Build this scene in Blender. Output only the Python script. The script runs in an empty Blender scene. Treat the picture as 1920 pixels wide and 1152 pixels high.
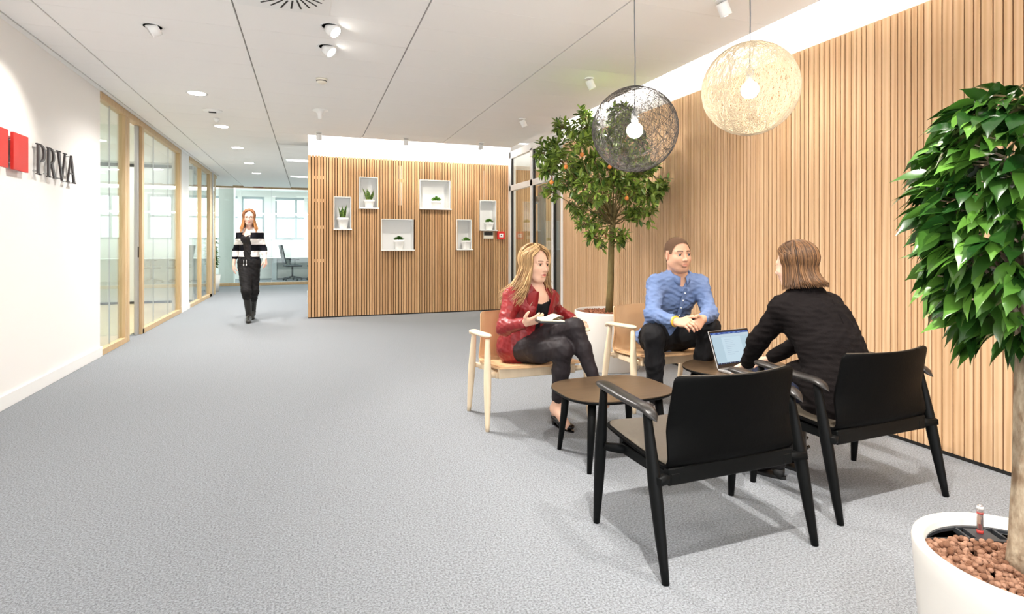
import bpy, math, random
import numpy as np
from mathutils import Vector, Matrix, Euler
PI=math.pi
C=bpy.context.scene.collection
scn=bpy.context.scene
def srgb(r,g,b):
    f=lambda c:(c/255/12.92 if c/255<=.04045 else ((c/255+.055)/1.055)**2.4)
    return (f(r),f(g),f(b),1.0)
# ------------------------------------------------------------ camera, world, exposure
FPX=1040.0; HOR=457.0; EYE=1.2; YAW=math.atan(381/FPX)
cd=bpy.data.cameras.new('camera'); cam=bpy.data.objects.new('camera',cd); C.objects.link(cam)
cam.location=(0,0,EYE); cam.rotation_euler=(PI/2,0,-YAW)
cd.sensor_width=36; cd.lens=FPX/1920*36; cd.shift_y=-(576-HOR)/1920; cd.clip_start=.05; cd.clip_end=200
scn.camera=cam
w=bpy.data.worlds.new('daylight'); scn.world=w; w.use_nodes=True
bg=w.node_tree.nodes['Background']; bg.inputs[0].default_value=(.93,.97,1.0,1); bg.inputs[1].default_value=2.3
scn.view_settings.view_transform='Standard'; scn.view_settings.look='None'; scn.view_settings.gamma=1
scn.view_settings.use_curve_mapping=False; scn.view_settings.exposure=1.02
scn.cycles.use_denoising=True; scn.cycles.max_bounces=8; scn.cycles.transparent_max_bounces=16
scn.cycles.diffuse_bounces=5; scn.cycles.glossy_bounces=4; scn.cycles.sample_clamp_indirect=6
SN,CS=math.sin(YAW),math.cos(YAW)
def at(px,py,d):     # a photo point with its real distance in metres -> a place in the room
    u=(px-960)/FPX
    return Vector((d*(u*CS+SN), d*(-u*SN+CS), EYE-d*(py-HOR)/FPX))
ROOM_H=2.82; XL=-2.08; XR=3.39; YB=9.45
def area(name,loc,sx,sy,power,color=(1,1,1),rot=(0,0,0)):
    l=bpy.data.lights.new(name,'AREA'); l.shape='RECTANGLE'; l.size=sx; l.size_y=sy; l.energy=power; l.color=color
    o=bpy.data.objects.new(name,l); o.location=loc; o.rotation_euler=rot; C.objects.link(o); return o
def spot(name,loc,target,power,angle=60,blend=.4,color=(1,.93,.84),radius=.03):
    l=bpy.data.lights.new(name,'SPOT'); l.energy=power; l.spot_size=math.radians(angle); l.spot_blend=blend
    l.color=color; l.shadow_soft_size=radius
    o=bpy.data.objects.new(name,l); o.location=loc
    o.rotation_euler=(Vector(target)-Vector(loc)).to_track_quat('-Z','Y').to_euler(); C.objects.link(o); return o
WARM=(1,.93,.85); COOL=(.93,.97,1)
# linear light strips of the two coves, lying on the ceiling edge
area('cove_light_right',(3.27,2.2,2.9),.04,9.6,60,(1,.97,.93),(0,math.radians(-115),0))
area('cove_light_back',(1.7,8.93,2.9),3.2,.04,22,(1,.97,.93),(math.radians(115),0,0))
# ceiling spots that light the slatted walls and the lounge
for y,e in ((-.75,20),(1.11,20),(2.98,25),(4.84,32),(6.71,32)): spot('wall_spot_light',(2.62,y,2.71),(3.39,y,1.0),e,110,1.0,(1,.95,.9))
for x in (.14,1.4,2.6): spot('wall_spot_light',(x,8.54,2.71),(x+.12,9.45,1.6),48,80,.7)
for x,y,tx,ty,e in ((.85,1.15,1.6,1.9,150),(1.75,1.2,2.5,2.0,120),(.15,4.35,1.9,3.3,90),(.15,4.81,2.4,4.4,70)): spot('lounge_spot_light',(x,y,2.7),(tx,ty,.2),e,84,1.0,(1,.95,.89),.022)
for y in (2.9,4.81): spot('logo_spot_light',(-1.095,y,2.7),(-2.08,y+.15,1.85),38,66,.6)
# row of downlights over the corridor
for y,e in ((-.8,40),(1.0,45),(3.0,60),(6.78,110),(8.57,125),(10.38,125),(12.3,125),(14.0,125)): spot('downlight_and_fill_beam',(-1.13,y,2.79),(-1.13,y,0),e,150,1,(1,.96,.92),.07)
for y in (-1.2,4.2,6.6): spot('downlight_and_fill_beam',(.6,y,2.79),(.6,y,0),110,150,1,(1,.96,.92),.07)  # added fill lamps without fixtures, brightening the middle of the floor
# rooms behind the glass
area('meeting_room_light',(-3.7,8.0,2.72),2.2,4,24,COOL,(0,0,0))
area('meeting_room_light',(-3.7,12.2,2.72),2.2,3,26,COOL,(0,0,0))
area('office_light',(-1.0,19.0,2.9),6,2.0,60,COOL,(0,0,0))
area('office_light',(6.0,19.0,2.9),5,2.0,50,COOL,(0,0,0))
area('side_room_light',(4.6,8.3,2.72),1.6,2.0,30,WARM,(0,0,0))
area('corridor_light',(.9,12.5,2.79),1.6,5,30,COOL,(0,0,0))

# ------------------------------------------------------------ materials
def mat(name,col,rough=.5,spec=.5,metal=0,emit=None,estr=0,coat=0,bump=None,var=None,sub=0):
    m=bpy.data.materials.new(name); m.use_nodes=True; nt=m.node_tree; b=nt.nodes['Principled BSDF']
    b.inputs['Base Color'].default_value=col; b.inputs['Roughness'].default_value=rough
    b.inputs['Specular IOR Level'].default_value=spec; b.inputs['Metallic'].default_value=metal
    b.inputs['Coat Weight'].default_value=coat
    if sub: b.inputs['Subsurface Weight'].default_value=sub; b.inputs['Subsurface Radius'].default_value=(.012,.005,.003)
    if emit: b.inputs['Emission Color'].default_value=emit; b.inputs['Emission Strength'].default_value=estr
    if bump or var:
        tc=nt.nodes.new('ShaderNodeTexCoord')
    if bump:
        sc,st,stretch=bump
        mp=nt.nodes.new('ShaderNodeMapping'); mp.inputs['Scale'].default_value=stretch
        n=nt.nodes.new('ShaderNodeTexNoise'); n.inputs['Scale'].default_value=sc; n.inputs['Detail'].default_value=3
        bp=nt.nodes.new('ShaderNodeBump'); bp.inputs['Strength'].default_value=st; bp.inputs['Distance'].default_value=.01
        L=nt.links; L.new(tc.outputs['Object'],mp.inputs[0]); L.new(mp.outputs[0],n.inputs['Vector'])
        L.new(n.outputs['Fac'],bp.inputs['Height']); L.new(bp.outputs[0],b.inputs['Normal'])
    if var:
        sc,c2,stretch=var
        mp=nt.nodes.new('ShaderNodeMapping'); mp.inputs['Scale'].default_value=stretch
        n=nt.nodes.new('ShaderNodeTexNoise'); n.inputs['Scale'].default_value=sc; n.inputs['Detail'].default_value=4
        rp=nt.nodes.new('ShaderNodeValToRGB'); rp.color_ramp.elements[0].position=.35; rp.color_ramp.elements[1].position=.65
        rp.color_ramp.elements[0].color=col; rp.color_ramp.elements[1].color=c2
        L=nt.links; L.new(tc.outputs['Object'],mp.inputs[0]); L.new(mp.outputs[0],n.inputs['Vector'])
        L.new(n.outputs['Fac'],rp.inputs[0]); L.new(rp.outputs[0],b.inputs['Base Color'])
    return m
def node_wood(name,c_lo,c_hi,rough=.5):
    """oak slats: every slat has its own tone (attribute) and a stretched grain"""
    m=bpy.data.materials.new(name); m.use_nodes=True; nt=m.node_tree; L=nt.links; b=nt.nodes['Principled BSDF']
    b.inputs['Roughness'].default_value=rough; b.inputs['Specular IOR Level'].default_value=.35
    g=nt.nodes.new('ShaderNodeNewGeometry'); a=nt.nodes.new('ShaderNodeAttribute'); a.attribute_name='tone'
    off=nt.nodes.new('ShaderNodeVectorMath'); off.operation='MULTIPLY_ADD'; off.inputs[1].default_value=(31,17,47)
    L.new(a.outputs['Color'],off.inputs[0]); L.new(g.outputs['Position'],off.inputs[2])
    mp=nt.nodes.new('ShaderNodeMapping'); mp.inputs['Scale'].default_value=(30,30,1.6); L.new(off.outputs[0],mp.inputs[0])
    n=nt.nodes.new('ShaderNodeTexNoise'); n.inputs['Scale'].default_value=1.6; n.inputs['Detail'].default_value=5; n.inputs['Distortion'].default_value=.6
    L.new(mp.outputs[0],n.inputs['Vector'])
    w_=nt.nodes.new('ShaderNodeTexWave'); w_.wave_type='RINGS'; w_.inputs['Scale'].default_value=.35; w_.inputs['Distortion'].default_value=5; w_.inputs['Detail'].default_value=2
    L.new(mp.outputs[0],w_.inputs['Vector'])
    m1=nt.nodes.new('ShaderNodeMath'); m1.operation='MULTIPLY_ADD'; m1.inputs[1].default_value=.26; L.new(w_.outputs['Fac'],m1.inputs[0]); 
    m0=nt.nodes.new('ShaderNodeMath'); m0.operation='MULTIPLY'; m0.inputs[1].default_value=.45; L.new(n.outputs['Fac'],m0.inputs[0]); L.new(m0.outputs[0],m1.inputs[2])
    sx=nt.nodes.new('ShaderNodeSeparateXYZ'); L.new(a.outputs['Vector'],sx.inputs[0])
    m2=nt.nodes.new('ShaderNodeMath'); m2.operation='MULTIPLY_ADD'; m2.inputs[1].default_value=.26; L.new(sx.outputs[0],m2.inputs[0]); L.new(m1.outputs[0],m2.inputs[2])
    rp=nt.nodes.new('ShaderNodeValToRGB'); e=rp.color_ramp.elements; e[0].position=.05; e[0].color=c_lo; e[1].position=.88; e[1].color=c_hi
    L.new(m2.outputs[0],rp.inputs[0]); L.new(rp.outputs[0],b.inputs['Base Color'])
    bp=nt.nodes.new('ShaderNodeBump'); bp.inputs['Strength'].default_value=.15; bp.inputs['Distance'].default_value=.003; L.new(n.outputs['Fac'],bp.inputs['Height']); L.new(bp.outputs[0],b.inputs['Normal'])
    return m
def node_carpet():
    m=bpy.data.materials.new('grey loop carpet'); m.use_nodes=True; nt=m.node_tree; L=nt.links; b=nt.nodes['Principled BSDF']
    b.inputs['Roughness'].default_value=.95; b.inputs['Specular IOR Level'].default_value=.1
    g=nt.nodes.new('ShaderNodeNewGeometry')
    n=nt.nodes.new('ShaderNodeTexNoise'); n.inputs['Scale'].default_value=420; n.inputs['Detail'].default_value=2; L.new(g.outputs['Position'],n.inputs['Vector'])
    n2=nt.nodes.new('ShaderNodeTexNoise'); n2.inputs['Scale'].default_value=130; n2.inputs['Detail'].default_value=5; L.new(g.outputs['Position'],n2.inputs['Vector'])
    mx=nt.nodes.new('ShaderNodeMath'); mx.operation='ADD'; L.new(n.outputs['Fac'],mx.inputs[0]); L.new(n2.outputs['Fac'],mx.inputs[1])
    rp=nt.nodes.new('ShaderNodeValToRGB'); e=rp.color_ramp.elements; e[0].position=.36; e[0].color=srgb(92,94,96); e[1].position=.62; e[1].color=srgb(162,166,171)
    hf=nt.nodes.new('ShaderNodeMath'); hf.operation='MULTIPLY'; hf.inputs[1].default_value=.5; L.new(mx.outputs[0],hf.inputs[0])
    L.new(hf.outputs[0],rp.inputs[0]); L.new(rp.outputs[0],b.inputs['Base Color'])
    bp=nt.nodes.new('ShaderNodeBump'); bp.inputs['Strength'].default_value=.6; bp.inputs['Distance'].default_value=.006; L.new(hf.outputs[0],bp.inputs['Height']); L.new(bp.outputs[0],b.inputs['Normal'])
    return m
def node_glass(name,tint=(.93,.97,.95,1),k=1.0):
    m=bpy.data.materials.new(name); m.use_nodes=True; nt=m.node_tree; L=nt.links
    for n in list(nt.nodes):
        if n.type=='BSDF_PRINCIPLED': nt.nodes.remove(n)
    out=[n for n in nt.nodes if n.type=='OUTPUT_MATERIAL'][0]
    t=nt.nodes.new('ShaderNodeBsdfTransparent'); t.inputs[0].default_value=tint
    gl=nt.nodes.new('ShaderNodeBsdfGlossy'); gl.inputs['Roughness'].default_value=.01; gl.inputs[0].default_value=(1,1,1,1)
    lw=nt.nodes.new('ShaderNodeLayerWeight'); lw.inputs[0].default_value=.5
    p=nt.nodes.new('ShaderNodeMath'); p.operation='POWER'; p.inputs[1].default_value=4.5; L.new(lw.outputs['Facing'],p.inputs[0])
    q=nt.nodes.new('ShaderNodeMath'); q.operation='MULTIPLY_ADD'; q.inputs[1].default_value=.8*k; q.inputs[2].default_value=.045*k; L.new(p.outputs[0],q.inputs[0])
    mx=nt.nodes.new('ShaderNodeMixShader'); L.new(q.outputs[0],mx.inputs[0]); L.new(t.outputs[0],mx.inputs[1]); L.new(gl.outputs[0],mx.inputs[2]); L.new(mx.outputs[0],out.inputs[0])
    return m
M={}
M['carpet']=node_carpet()
M['white']=mat('white paint',srgb(238,236,233),.6,.3)
M['ceil']=mat('white ceiling panel',srgb(246,245,243),.8,.2)
M['groove']=mat('ceiling joint shadow gap',srgb(176,172,167),.8,.1)
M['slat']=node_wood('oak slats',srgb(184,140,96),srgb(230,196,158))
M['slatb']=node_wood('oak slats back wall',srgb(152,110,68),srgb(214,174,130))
M['gap']=mat('dark slat backing',srgb(66,42,24),.9,.1)
M['black_trim']=mat('black floor trim',srgb(28,27,26),.5,.4)
M['gold_frame']=mat('light oak frame',srgb(190,160,118),.45,.4,bump=(8,.05,(20,20,1)),var=(5,srgb(204,176,136),(8,8,.6)))
M['glass']=node_glass('clear partition glass')
M['glass_far']=node_glass('office glass',(.90,.96,.94,1),.7)
M['alu']=mat('brushed aluminium',srgb(190,192,194),.35,.5,.8)
M['white_metal']=mat('white lacquer',srgb(240,240,238),.35,.5)
M['grey_frame']=mat('grey door lacquer',srgb(128,134,140),.4,.5)
M['woodfloor']=mat('pale wood floor',srgb(214,188,152),.4,.4,var=(2,srgb(226,202,168),(1,14,1)))
M['winframe']=mat('window frame grey',srgb(176,184,188),.5,.4)
M['daylight']=mat('overcast daylight outside',(1,1,1,1),.5,.1,emit=(.86,.94,1,1),estr=.60)
M['lamp_on']=mat('lit lamp glass',(1,1,1,1),.4,.2,emit=(1,.95,.88,1),estr=14)
M['tube_on']=mat('lit office tube',(1,1,1,1),.4,.2,emit=(1,.98,.95,1),estr=3.0)
M['dark']=mat('dark recess',srgb(40,38,36),.6,.3)

# ------------------------------------------------------------ mesh helpers
class MB:
    def __init__(s): s.v=[]; s.f=[]; s.m=[]; s.t=[]; s.sm=[]
    def add(s,vs,fs,mi=0,tone=0.,smooth=False):
        b=len(s.v); s.v+= [tuple(v) for v in vs]; s.f+=[tuple(i+b for i in f) for f in fs]
        s.m+=[mi]*len(fs); s.sm+=[smooth]*len(fs); s.t+=[tone]*len(vs)
    def box(s,x0,x1,y0,y1,z0,z1,mi=0,tone=0.,M=None):
        vs=[Vector((x,y,z)) for x in (x0,x1) for y in (y0,y1) for z in (z0,z1)]
        if M is not None: vs=[M@v for v in vs]
        s.add(vs,[(0,1,3,2),(4,6,7,5),(0,4,5,1),(2,3,7,6),(0,2,6,4),(1,5,7,3)],mi,tone)
    def rbox(s,x0,x1,y0,y1,z0,z1,r=.003,mi=0,M=None):   # box with small chamfers
        vs=[];
        bm_x=((x0,x0+r),(x1,x1-r))
        X=(x0,x1);Y=(y0,y1);Z=(z0,z1); idx={}
        for i in (0,1):
            for j in (0,1):
                for k in (0,1):
                    sx=r if i==0 else -r; sy=r if j==0 else -r; sz=r if k==0 else -r
                    idx[i,j,k]=len(vs)
                    vs+=[(X[i],Y[j]+sy,Z[k]+sz),(X[i]+sx,Y[j],Z[k]+sz),(X[i]+sx,Y[j]+sy,Z[k])]
        fs=[]
        I=lambda i,j,k,a: idx[i,j,k]+a
        for i in (0,1): fs.append((I(i,0,0,0),I(i,0,1,0),I(i,1,1,0),I(i,1,0,0)))
        for j in (0,1): fs.append((I(0,j,0,1),I(0,j,1,1),I(1,j,1,1),I(1,j,0,1)))
        for k in (0,1): fs.append((I(0,0,k,2),I(0,1,k,2),I(1,1,k,2),I(1,0,k,2)))
        for i in (0,1):
            for j in (0,1): fs.append((I(i,j,0,0),I(i,j,1,0),I(i,j,1,1),I(i,j,0,1)))
            for k in (0,1): fs.append((I(i,0,k,0),I(i,1,k,0),I(i,1,k,2),I(i,0,k,2)))
        for j in (0,1):
            for k in (0,1): fs.append((I(0,j,k,1),I(1,j,k,1),I(1,j,k,2),I(0,j,k,2)))
        for i in (0,1):
            for j in (0,1):
                for k in (0,1): fs.append((I(i,j,k,0),I(i,j,k,1),I(i,j,k,2)))
        vs=[Vector(v) for v in vs]
        if M is not None: vs=[M@v for v in vs]
        s.add(vs,fs,mi)
    def tube(s,pts,rad,n=12,mi=0,tone=0.,caps=True,squash=1.0,up=None,closed=False):
        pts=[Vector(p) for p in pts]; N=len(pts)
        if not hasattr(rad,'__len__'): rad=[rad]*N
        vs=[]; prev=None
        for i,p in enumerate(pts):
            if closed: d=pts[(i+1)%N]-pts[i-1]
            else: d=pts[min(i+1,N-1)]-pts[max(i-1,0)]
            d.normalize()
            if prev is None:
                u=Vector(up) if up is not None else (Vector((0,0,1)) if abs(d.z)<.9 else Vector((1,0,0)))
            else: u=prev
            a=(u-d*u.dot(d)).normalized(); b=d.cross(a); prev=a
            for k in range(n):
                t=2*PI*k/n; vs.append(p+(a*math.cos(t)*squash+b*math.sin(t))*rad[i])
        fs=[]
        for i in range(N if closed else N-1):
            j=(i+1)%N
            for k in range(n): fs.append((i*n+k,i*n+(k+1)%n,j*n+(k+1)%n,j*n+k))
        if caps and not closed:
            fs.append(tuple(range(n))[::-1]); fs.append(tuple((N-1)*n+k for k in range(n)))
        s.add(vs,fs,mi,tone,True)
        if caps and not closed: s.sm[-1]=False; s.sm[-2]=False
    def lathe(s,prof,n=48,c=(0,0,0),mi=0,M=None,smooth=True):
        vs=[];fs=[]
        for r,z in prof:
            for k in range(n):
                t=2*PI*k/n; v=Vector((r*math.cos(t),r*math.sin(t),z)); vs.append((M@v if M is not None else v)+Vector(c))
        for i in range(len(prof)-1):
            for k in range(n): fs.append((i*n+k,i*n+(k+1)%n,(i+1)*n+(k+1)%n,(i+1)*n+k))
        if prof[0][0]>1e-6: fs.append(tuple(range(n))[::-1])
        if prof[-1][0]>1e-6: fs.append(tuple((len(prof)-1)*n+k for k in range(n)))
        s.add(vs,fs,mi,0,smooth)
    def prism(s,poly,z0,z1,mi=0,M=None,smooth=False):  # polygon in xy
        n=len(poly); vs=[Vector((x,y,z0)) for x,y in poly]+[Vector((x,y,z1)) for x,y in poly]
        if M is not None: vs=[M@v for v in vs]
        s.add(vs,[tuple(range(n))[::-1],tuple(range(n,2*n))]+[(k,(k+1)%n,n+(k+1)%n,n+k) for k in range(n)],mi)
    def sphere(s,c,r,n=12,mi=0,tone=0.,M=None):
        rr=r if hasattr(r,'__len__') else (r,r,r); vs=[];fs=[];h=n//2
        for i in range(h+1):
            for k in range(n):
                a=PI*i/h; t=2*PI*k/n; v=Vector((rr[0]*math.sin(a)*math.cos(t),rr[1]*math.sin(a)*math.sin(t),rr[2]*math.cos(a)))
                vs.append((M@v if M is not None else v)+Vector(c))
        for i in range(h):
            for k in range(n): fs.append((i*n+k,(i+1)*n+k,(i+1)*n+(k+1)%n,i*n+(k+1)%n))
        s.add(vs,fs,mi,tone,True)
    def build(s,name,mats,parent=None,tone=False,recalc=True):
        me=bpy.data.meshes.new(name); me.from_pydata(s.v,[],s.f)
        for m in (mats if isinstance(mats,(list,tuple)) else [mats]): me.materials.append(m)
        me.polygons.foreach_set('material_index',s.m); me.polygons.foreach_set('use_smooth',s.sm)
        if tone:
            a=me.color_attributes.new('tone','FLOAT_COLOR','POINT'); t=np.zeros((len(s.v),4),dtype=np.float32)
            t[:,0]=s.t; t[:,1]=(np.array(s.t)*7.3)%1; t[:,2]=(np.array(s.t)*3.1)%1; t[:,3]=1; a.data.foreach_set('color',t.ravel())
        me.validate(); 
        if recalc:
            import bmesh
            bm=bmesh.new(); bm.from_mesh(me); bmesh.ops.recalc_face_normals(bm,faces=bm.faces); bm.to_mesh(me); bm.free()
        o=bpy.data.objects.new(name,me); C.objects.link(o)
        if parent is not None: o.parent=parent
        return o
def thing(name,label,cat,loc=(0,0,0),rz=0,group=None):
    o=bpy.data.objects.new(name,None); C.objects.link(o); o.location=loc; o.rotation_euler=(0,0,rz); o.empty_display_size=.1
    o['label']=label; o['category']=cat
    if group: o['group']=group
    return o
def tag(o,label,cat,group=None,loc=None):
    o['label']=label; o['category']=cat
    if group: o['group']=group
    if loc is not None: o.location=loc
    return o
def struct(o,label=None): o['kind']='structure'; o['label']=label or o.name.replace('_',' '); return o
def dup(root,loc,rz=None,label=None,group=None):
    r=root.copy(); C.objects.link(r); r.location=loc
    if rz is not None: r.rotation_euler=(0,0,rz)
    if label: r['label']=label
    if group: r['group']=group
    for ch in list(root.children):
        c=ch.copy(); C.objects.link(c); c.parent=r
        for g in list(ch.children): d=g.copy(); C.objects.link(d); d.parent=c
    return r

# ============================================================ SETTING
b=MB(); b.box(XL-2.4,6.2,-3,26,-.06,0); struct(b.build('floor',M['carpet']),'grey loop pile carpet over the whole floor')
b=MB(); b.box(XL-2.35,XL-.12,7.0,13,0,.006); struct(b.build('floor_meeting_room',M['woodfloor']),'pale wood floor behind the open glass door')
# ceiling: panels with joints, the long joints run down the room
def ceiling():
    b=MB()
    lines=[-1.735-1.25,-1.735,-.4825,.767,2.0175,3.2]
    js=[]; y=-3.0
    y0=4.607-.4655*17
    js=[y0+.4655*i for i in range(60)]
    for a in range(1,len(lines)-1+0):
        xa,xb=lines[a],lines[a+1]
        ymax=17.4 if xb<=0 else 8.83
        for j in range(len(js)-1):
            ya,yb=js[j],js[j+1]
            if yb>ymax+.3: break
            yb=min(yb,ymax)
            b.box(xa+.006,xb-(.006 if a<4 else 0),ya+.0012,yb-.0012,ROOM_H,ROOM_H+.02,0)
    for j in range(len(js)-1):   # narrow strip along the wall with the logo
        ya,yb=js[j],js[j+1]
        if yb<17.4: b.box(XL+.07,-1.741,ya+.0012,yb-.0012,ROOM_H,ROOM_H+.02,0)
    b.box(XL,XL+.05,-3,14.9,ROOM_H+.004,ROOM_H+.03,0); b.box(-2.56,XL+.07,14.9,17.4,ROOM_H,ROOM_H+.02,0)
    # corridor part beyond the slatted wall
    for j in range(len(js)-1):
        ya,yb=js[j],js[j+1]
        if ya>9.7 and yb<17.4: b.box(-.47,2.6,ya+.0012,yb-.0012,ROOM_H,ROOM_H+.02,0)
    b.box(-.476,-.012,8.8,9.75,ROOM_H,ROOM_H+.02,0)
    b.box(XL-2.5,3.2,-3,8.83,ROOM_H+.021,ROOM_H+.05,1)
    b.box(XL-2.5,-.012,8.83,17.4,ROOM_H+.021,ROOM_H+.05,1)
    b.box(-.012,3.4,9.75,17.4,ROOM_H+.021,ROOM_H+.05,1)
    # coves above: lids and upstands
    b.box(3.16,3.18,-3,8.83,ROOM_H+.05,3.12,0); b.box(3.1,6.2,-3,9.9,3.12,3.16,0)
    b.box(-.06,-.012,8.7,9.75,ROOM_H+.05,3.12,0); b.box(-.06,3.2,8.75,8.77,ROOM_H+.05,3.12,0); b.box(-.06,3.2,8.6,9.9,3.12,3.16,0)
    b.box(XL-2.5,XL-.14,7,13,ROOM_H,ROOM_H+.02,0)
    return struct(b.build('ceiling',[M['ceil'],M['groove']]),'white panel ceiling with thin joints')
ceiling()
# slatted walls
def slat_run(b,length,rng,widths,gap,fn):
    p=0
    while p<length:
        wd=rng.choice(widths); q=min(p+wd,length); 
        if q-p>.008: fn(p,q,rng.random())
        p=q+gap
def right_wall():
    b=MB(); rng=random.Random(5)
    b.box(XR+.022,XR+.2,-3,7.16,0,3.12,1); b.box(XR+.021,XR+.03,-3,7.16,.03,2.585,2); b.box(XR+.004,XR+.03,-3,7.16,0,.022,3)
    fn=lambda p,q,t: b.box(XR,XR+.02,-3+p,-3+q,.022,2.615,0,t)
    slat_run(b,10.16,rng,[.027,.029,.031,.036,.038,.05],.0072,fn)
    b.box(XR-.002,XR+.2,7.15,7.17,0,2.8,1)
    return struct(b.build('wall_right',[M['slat'],M['white'],M['gap'],M['black_trim']],tone=True),'long wall of vertical oak slats beside the lounge')
right_wall()
NICHES=[(.382,.649,1.436,1.962),(.784,1.077,1.787,2.299),(1.138,1.672,1.091,1.610),(1.781,2.313,1.795,2.295),(2.428,2.699,1.096,1.620),(2.856,3.156,1.439,1.968)]
def back_wall():
    b=MB(); rng=random.Random(11); X0,X1=-.01,3.44
    # core, cut around the niches, as columns
    xs=sorted({X0,X1}|{v for n in NICHES for v in n[:2]})
    for xa,xb in zip(xs[:-1],xs[1:]):
        cuts=sorted([(n[2],n[3]) for n in NICHES if n[0]<=xa+1e-6 and n[1]>=xb-1e-6]); z=.02
        for c0,c1 in cuts+[(2.6,2.6)]:
            if c0>z: b.box(xa,xb,YB+.022,YB+.25,z,c0,2); 
            z=c1
    b.box(X0,X1,YB+.022,YB+.3,2.6,3.12,1); b.box(X0,X1,YB+.25,YB+.3,0,2.62,1); b.box(X0,X1,YB+.01,YB+.25,0,.02,3)
    b.box(X0,X0+.004,YB+.02,YB+.3,0,3.12,1)
    # backing strips painted white for the light showing through the gaps
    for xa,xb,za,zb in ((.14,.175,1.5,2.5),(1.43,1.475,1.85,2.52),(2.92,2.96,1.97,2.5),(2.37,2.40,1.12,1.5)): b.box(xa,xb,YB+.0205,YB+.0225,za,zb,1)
    def fn(p,q,t):
        xa,xb=X0+p,X0+q; xm=(xa+xb)/2; z=.02
        for n in sorted([n for n in NICHES if n[0]<xm<n[1]],key=lambda n:n[2]): b.box(xa,xb,YB,YB+.02,z,n[2],0,t); z=n[3]
        b.box(xa,xb,YB,YB+.02,z,2.615,0,t)
    slat_run(b,X1-X0,rng,[.027,.030,.034,.040],.0115,fn)
    for z in (2.24,1.87,1.44,.9): b.box(.06,.26,YB+.008,YB+.0215,z,z+.05,0,.25)
    for z in (2.24,): b.box(1.38,1.52,YB+.008,YB+.0215,z,z+.05,0,.5)
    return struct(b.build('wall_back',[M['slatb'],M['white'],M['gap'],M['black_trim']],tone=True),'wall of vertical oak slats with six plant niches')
back_wall()
# white wall with the logo
b=MB(); b.box(XL-.14,XL,-3,7.03,0,ROOM_H+.1); struct(b.build('wall_left',M['white']),'plain white wall carrying the red and black logo')
b=MB(); b.rbox(XL,XL+.018,-3,7.045,0,.105,.003); struct(b.build('baseboard_left',M['white_metal']),'white skirting under the logo wall')
b=MB(); b.box(XL-.14,XL+.0,11.0,11.68,0,ROOM_H+.1); b.box(XL,XL+.018,10.99,11.69,0,.1); struct(b.build('wall_pier',M['white']),'white pier between the glass fronts')
# glass fronts on the left
def pane(name,label,box,k='glass',frames=(),fm='gold_frame',joints=()):
    """a glazed front: the glass is the object, its frame members are a part"""
    b=MB(); b.box(*box); o=struct(b.build(name,M[k]),label)
    f=MB()
    for q in frames: f.rbox(*q,.003)
    f.build('window_frame',M[fm],o)
    if joints:
        j=MB()
        for q in joints: j.box(*q)
        j.build('glass_joint',M['alu'],o)
    return o
x0,x1=XL-.07,XL+.01; gx0,gx1=XL-.035,XL-.023; T=ROOM_H
pane('window_1','narrow glass front next to the logo wall',(gx0,gx1,7.05,7.86,.08,T-.07),
     frames=[(x0,x1,7.035,7.93,.0,.07),(x0,x1,7.035,8.03,T-.075,T),(x0,x1,7.86,7.925,.07,T-.075),(x0-.02,x1,7.94,8.03,0,T-.075)],joints=[(gx0-.001,gx1+.001,7.42,7.425,.07,T-.07)])
pane('window_2','wide glass front beside the white pier',(gx0,gx1,8.68,10.9,.08,T-.07),
     frames=[(x0,x1,8.60,10.99,0,.07),(x0,x1,8.03,10.99,T-.075,T),(x0,x1,8.58,8.67,0,T-.075),(x0,x1,10.87,10.985,.07,T-.075)],joints=[(gx0-.001,gx1+.001,9.3,9.305,.07,T-.07),(gx0-.001,gx1+.001,10.2,10.205,.07,T-.07)])
pane('window_3','far glass front beyond the white pier',(gx0,gx1,11.75,14.2,.08,T-.07),
     frames=[(x0,x1,11.69,14.28,0,.07),(x0,x1,11.69,14.9,T-.075,T),(x0,x1,12.85,12.92,.07,T-.075),(x0,x1,13.95,14.2,.0,T-.075),(x0,x1,14.62,14.72,.0,T-.075)],joints=[(gx0-.001,gx1+.001,12.2,12.205,.07,T-.07)])
# door standing open between the first two glass fronts: aluminium edged glass leaf swung inwards
b=MB(); b.rbox(XL-.9,XL-.07,8.50,8.54,.01,T-.08,.004); o=struct(b.build('door_1',M['glass']),'glass door leaf swung open into the meeting room')
f=MB(); f.rbox(XL-.06,XL-.02,8.49,8.56,0,T-.075,.004); f.rbox(XL-.93,XL-.9,8.49,8.55,.01,T-.08,.004); f.build('door_frame',M['alu'],o)
f=MB(); f.tube([(XL-.015,8.50,1.02),(XL-.015,8.50,1.16)],.008,8); f.build('door_handle',M['dark'],o)
b=MB(); b.box(XL-.09,XL+.005,14.30,14.6,0,T-.08); o=struct(b.build('door_2',M['glass']),'glass door beside the far glass front')
f=MB(); f.box(XL-.02,XL+.03,14.22,14.26,0,T); f.build('door_frame',M['alu'],o)
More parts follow.
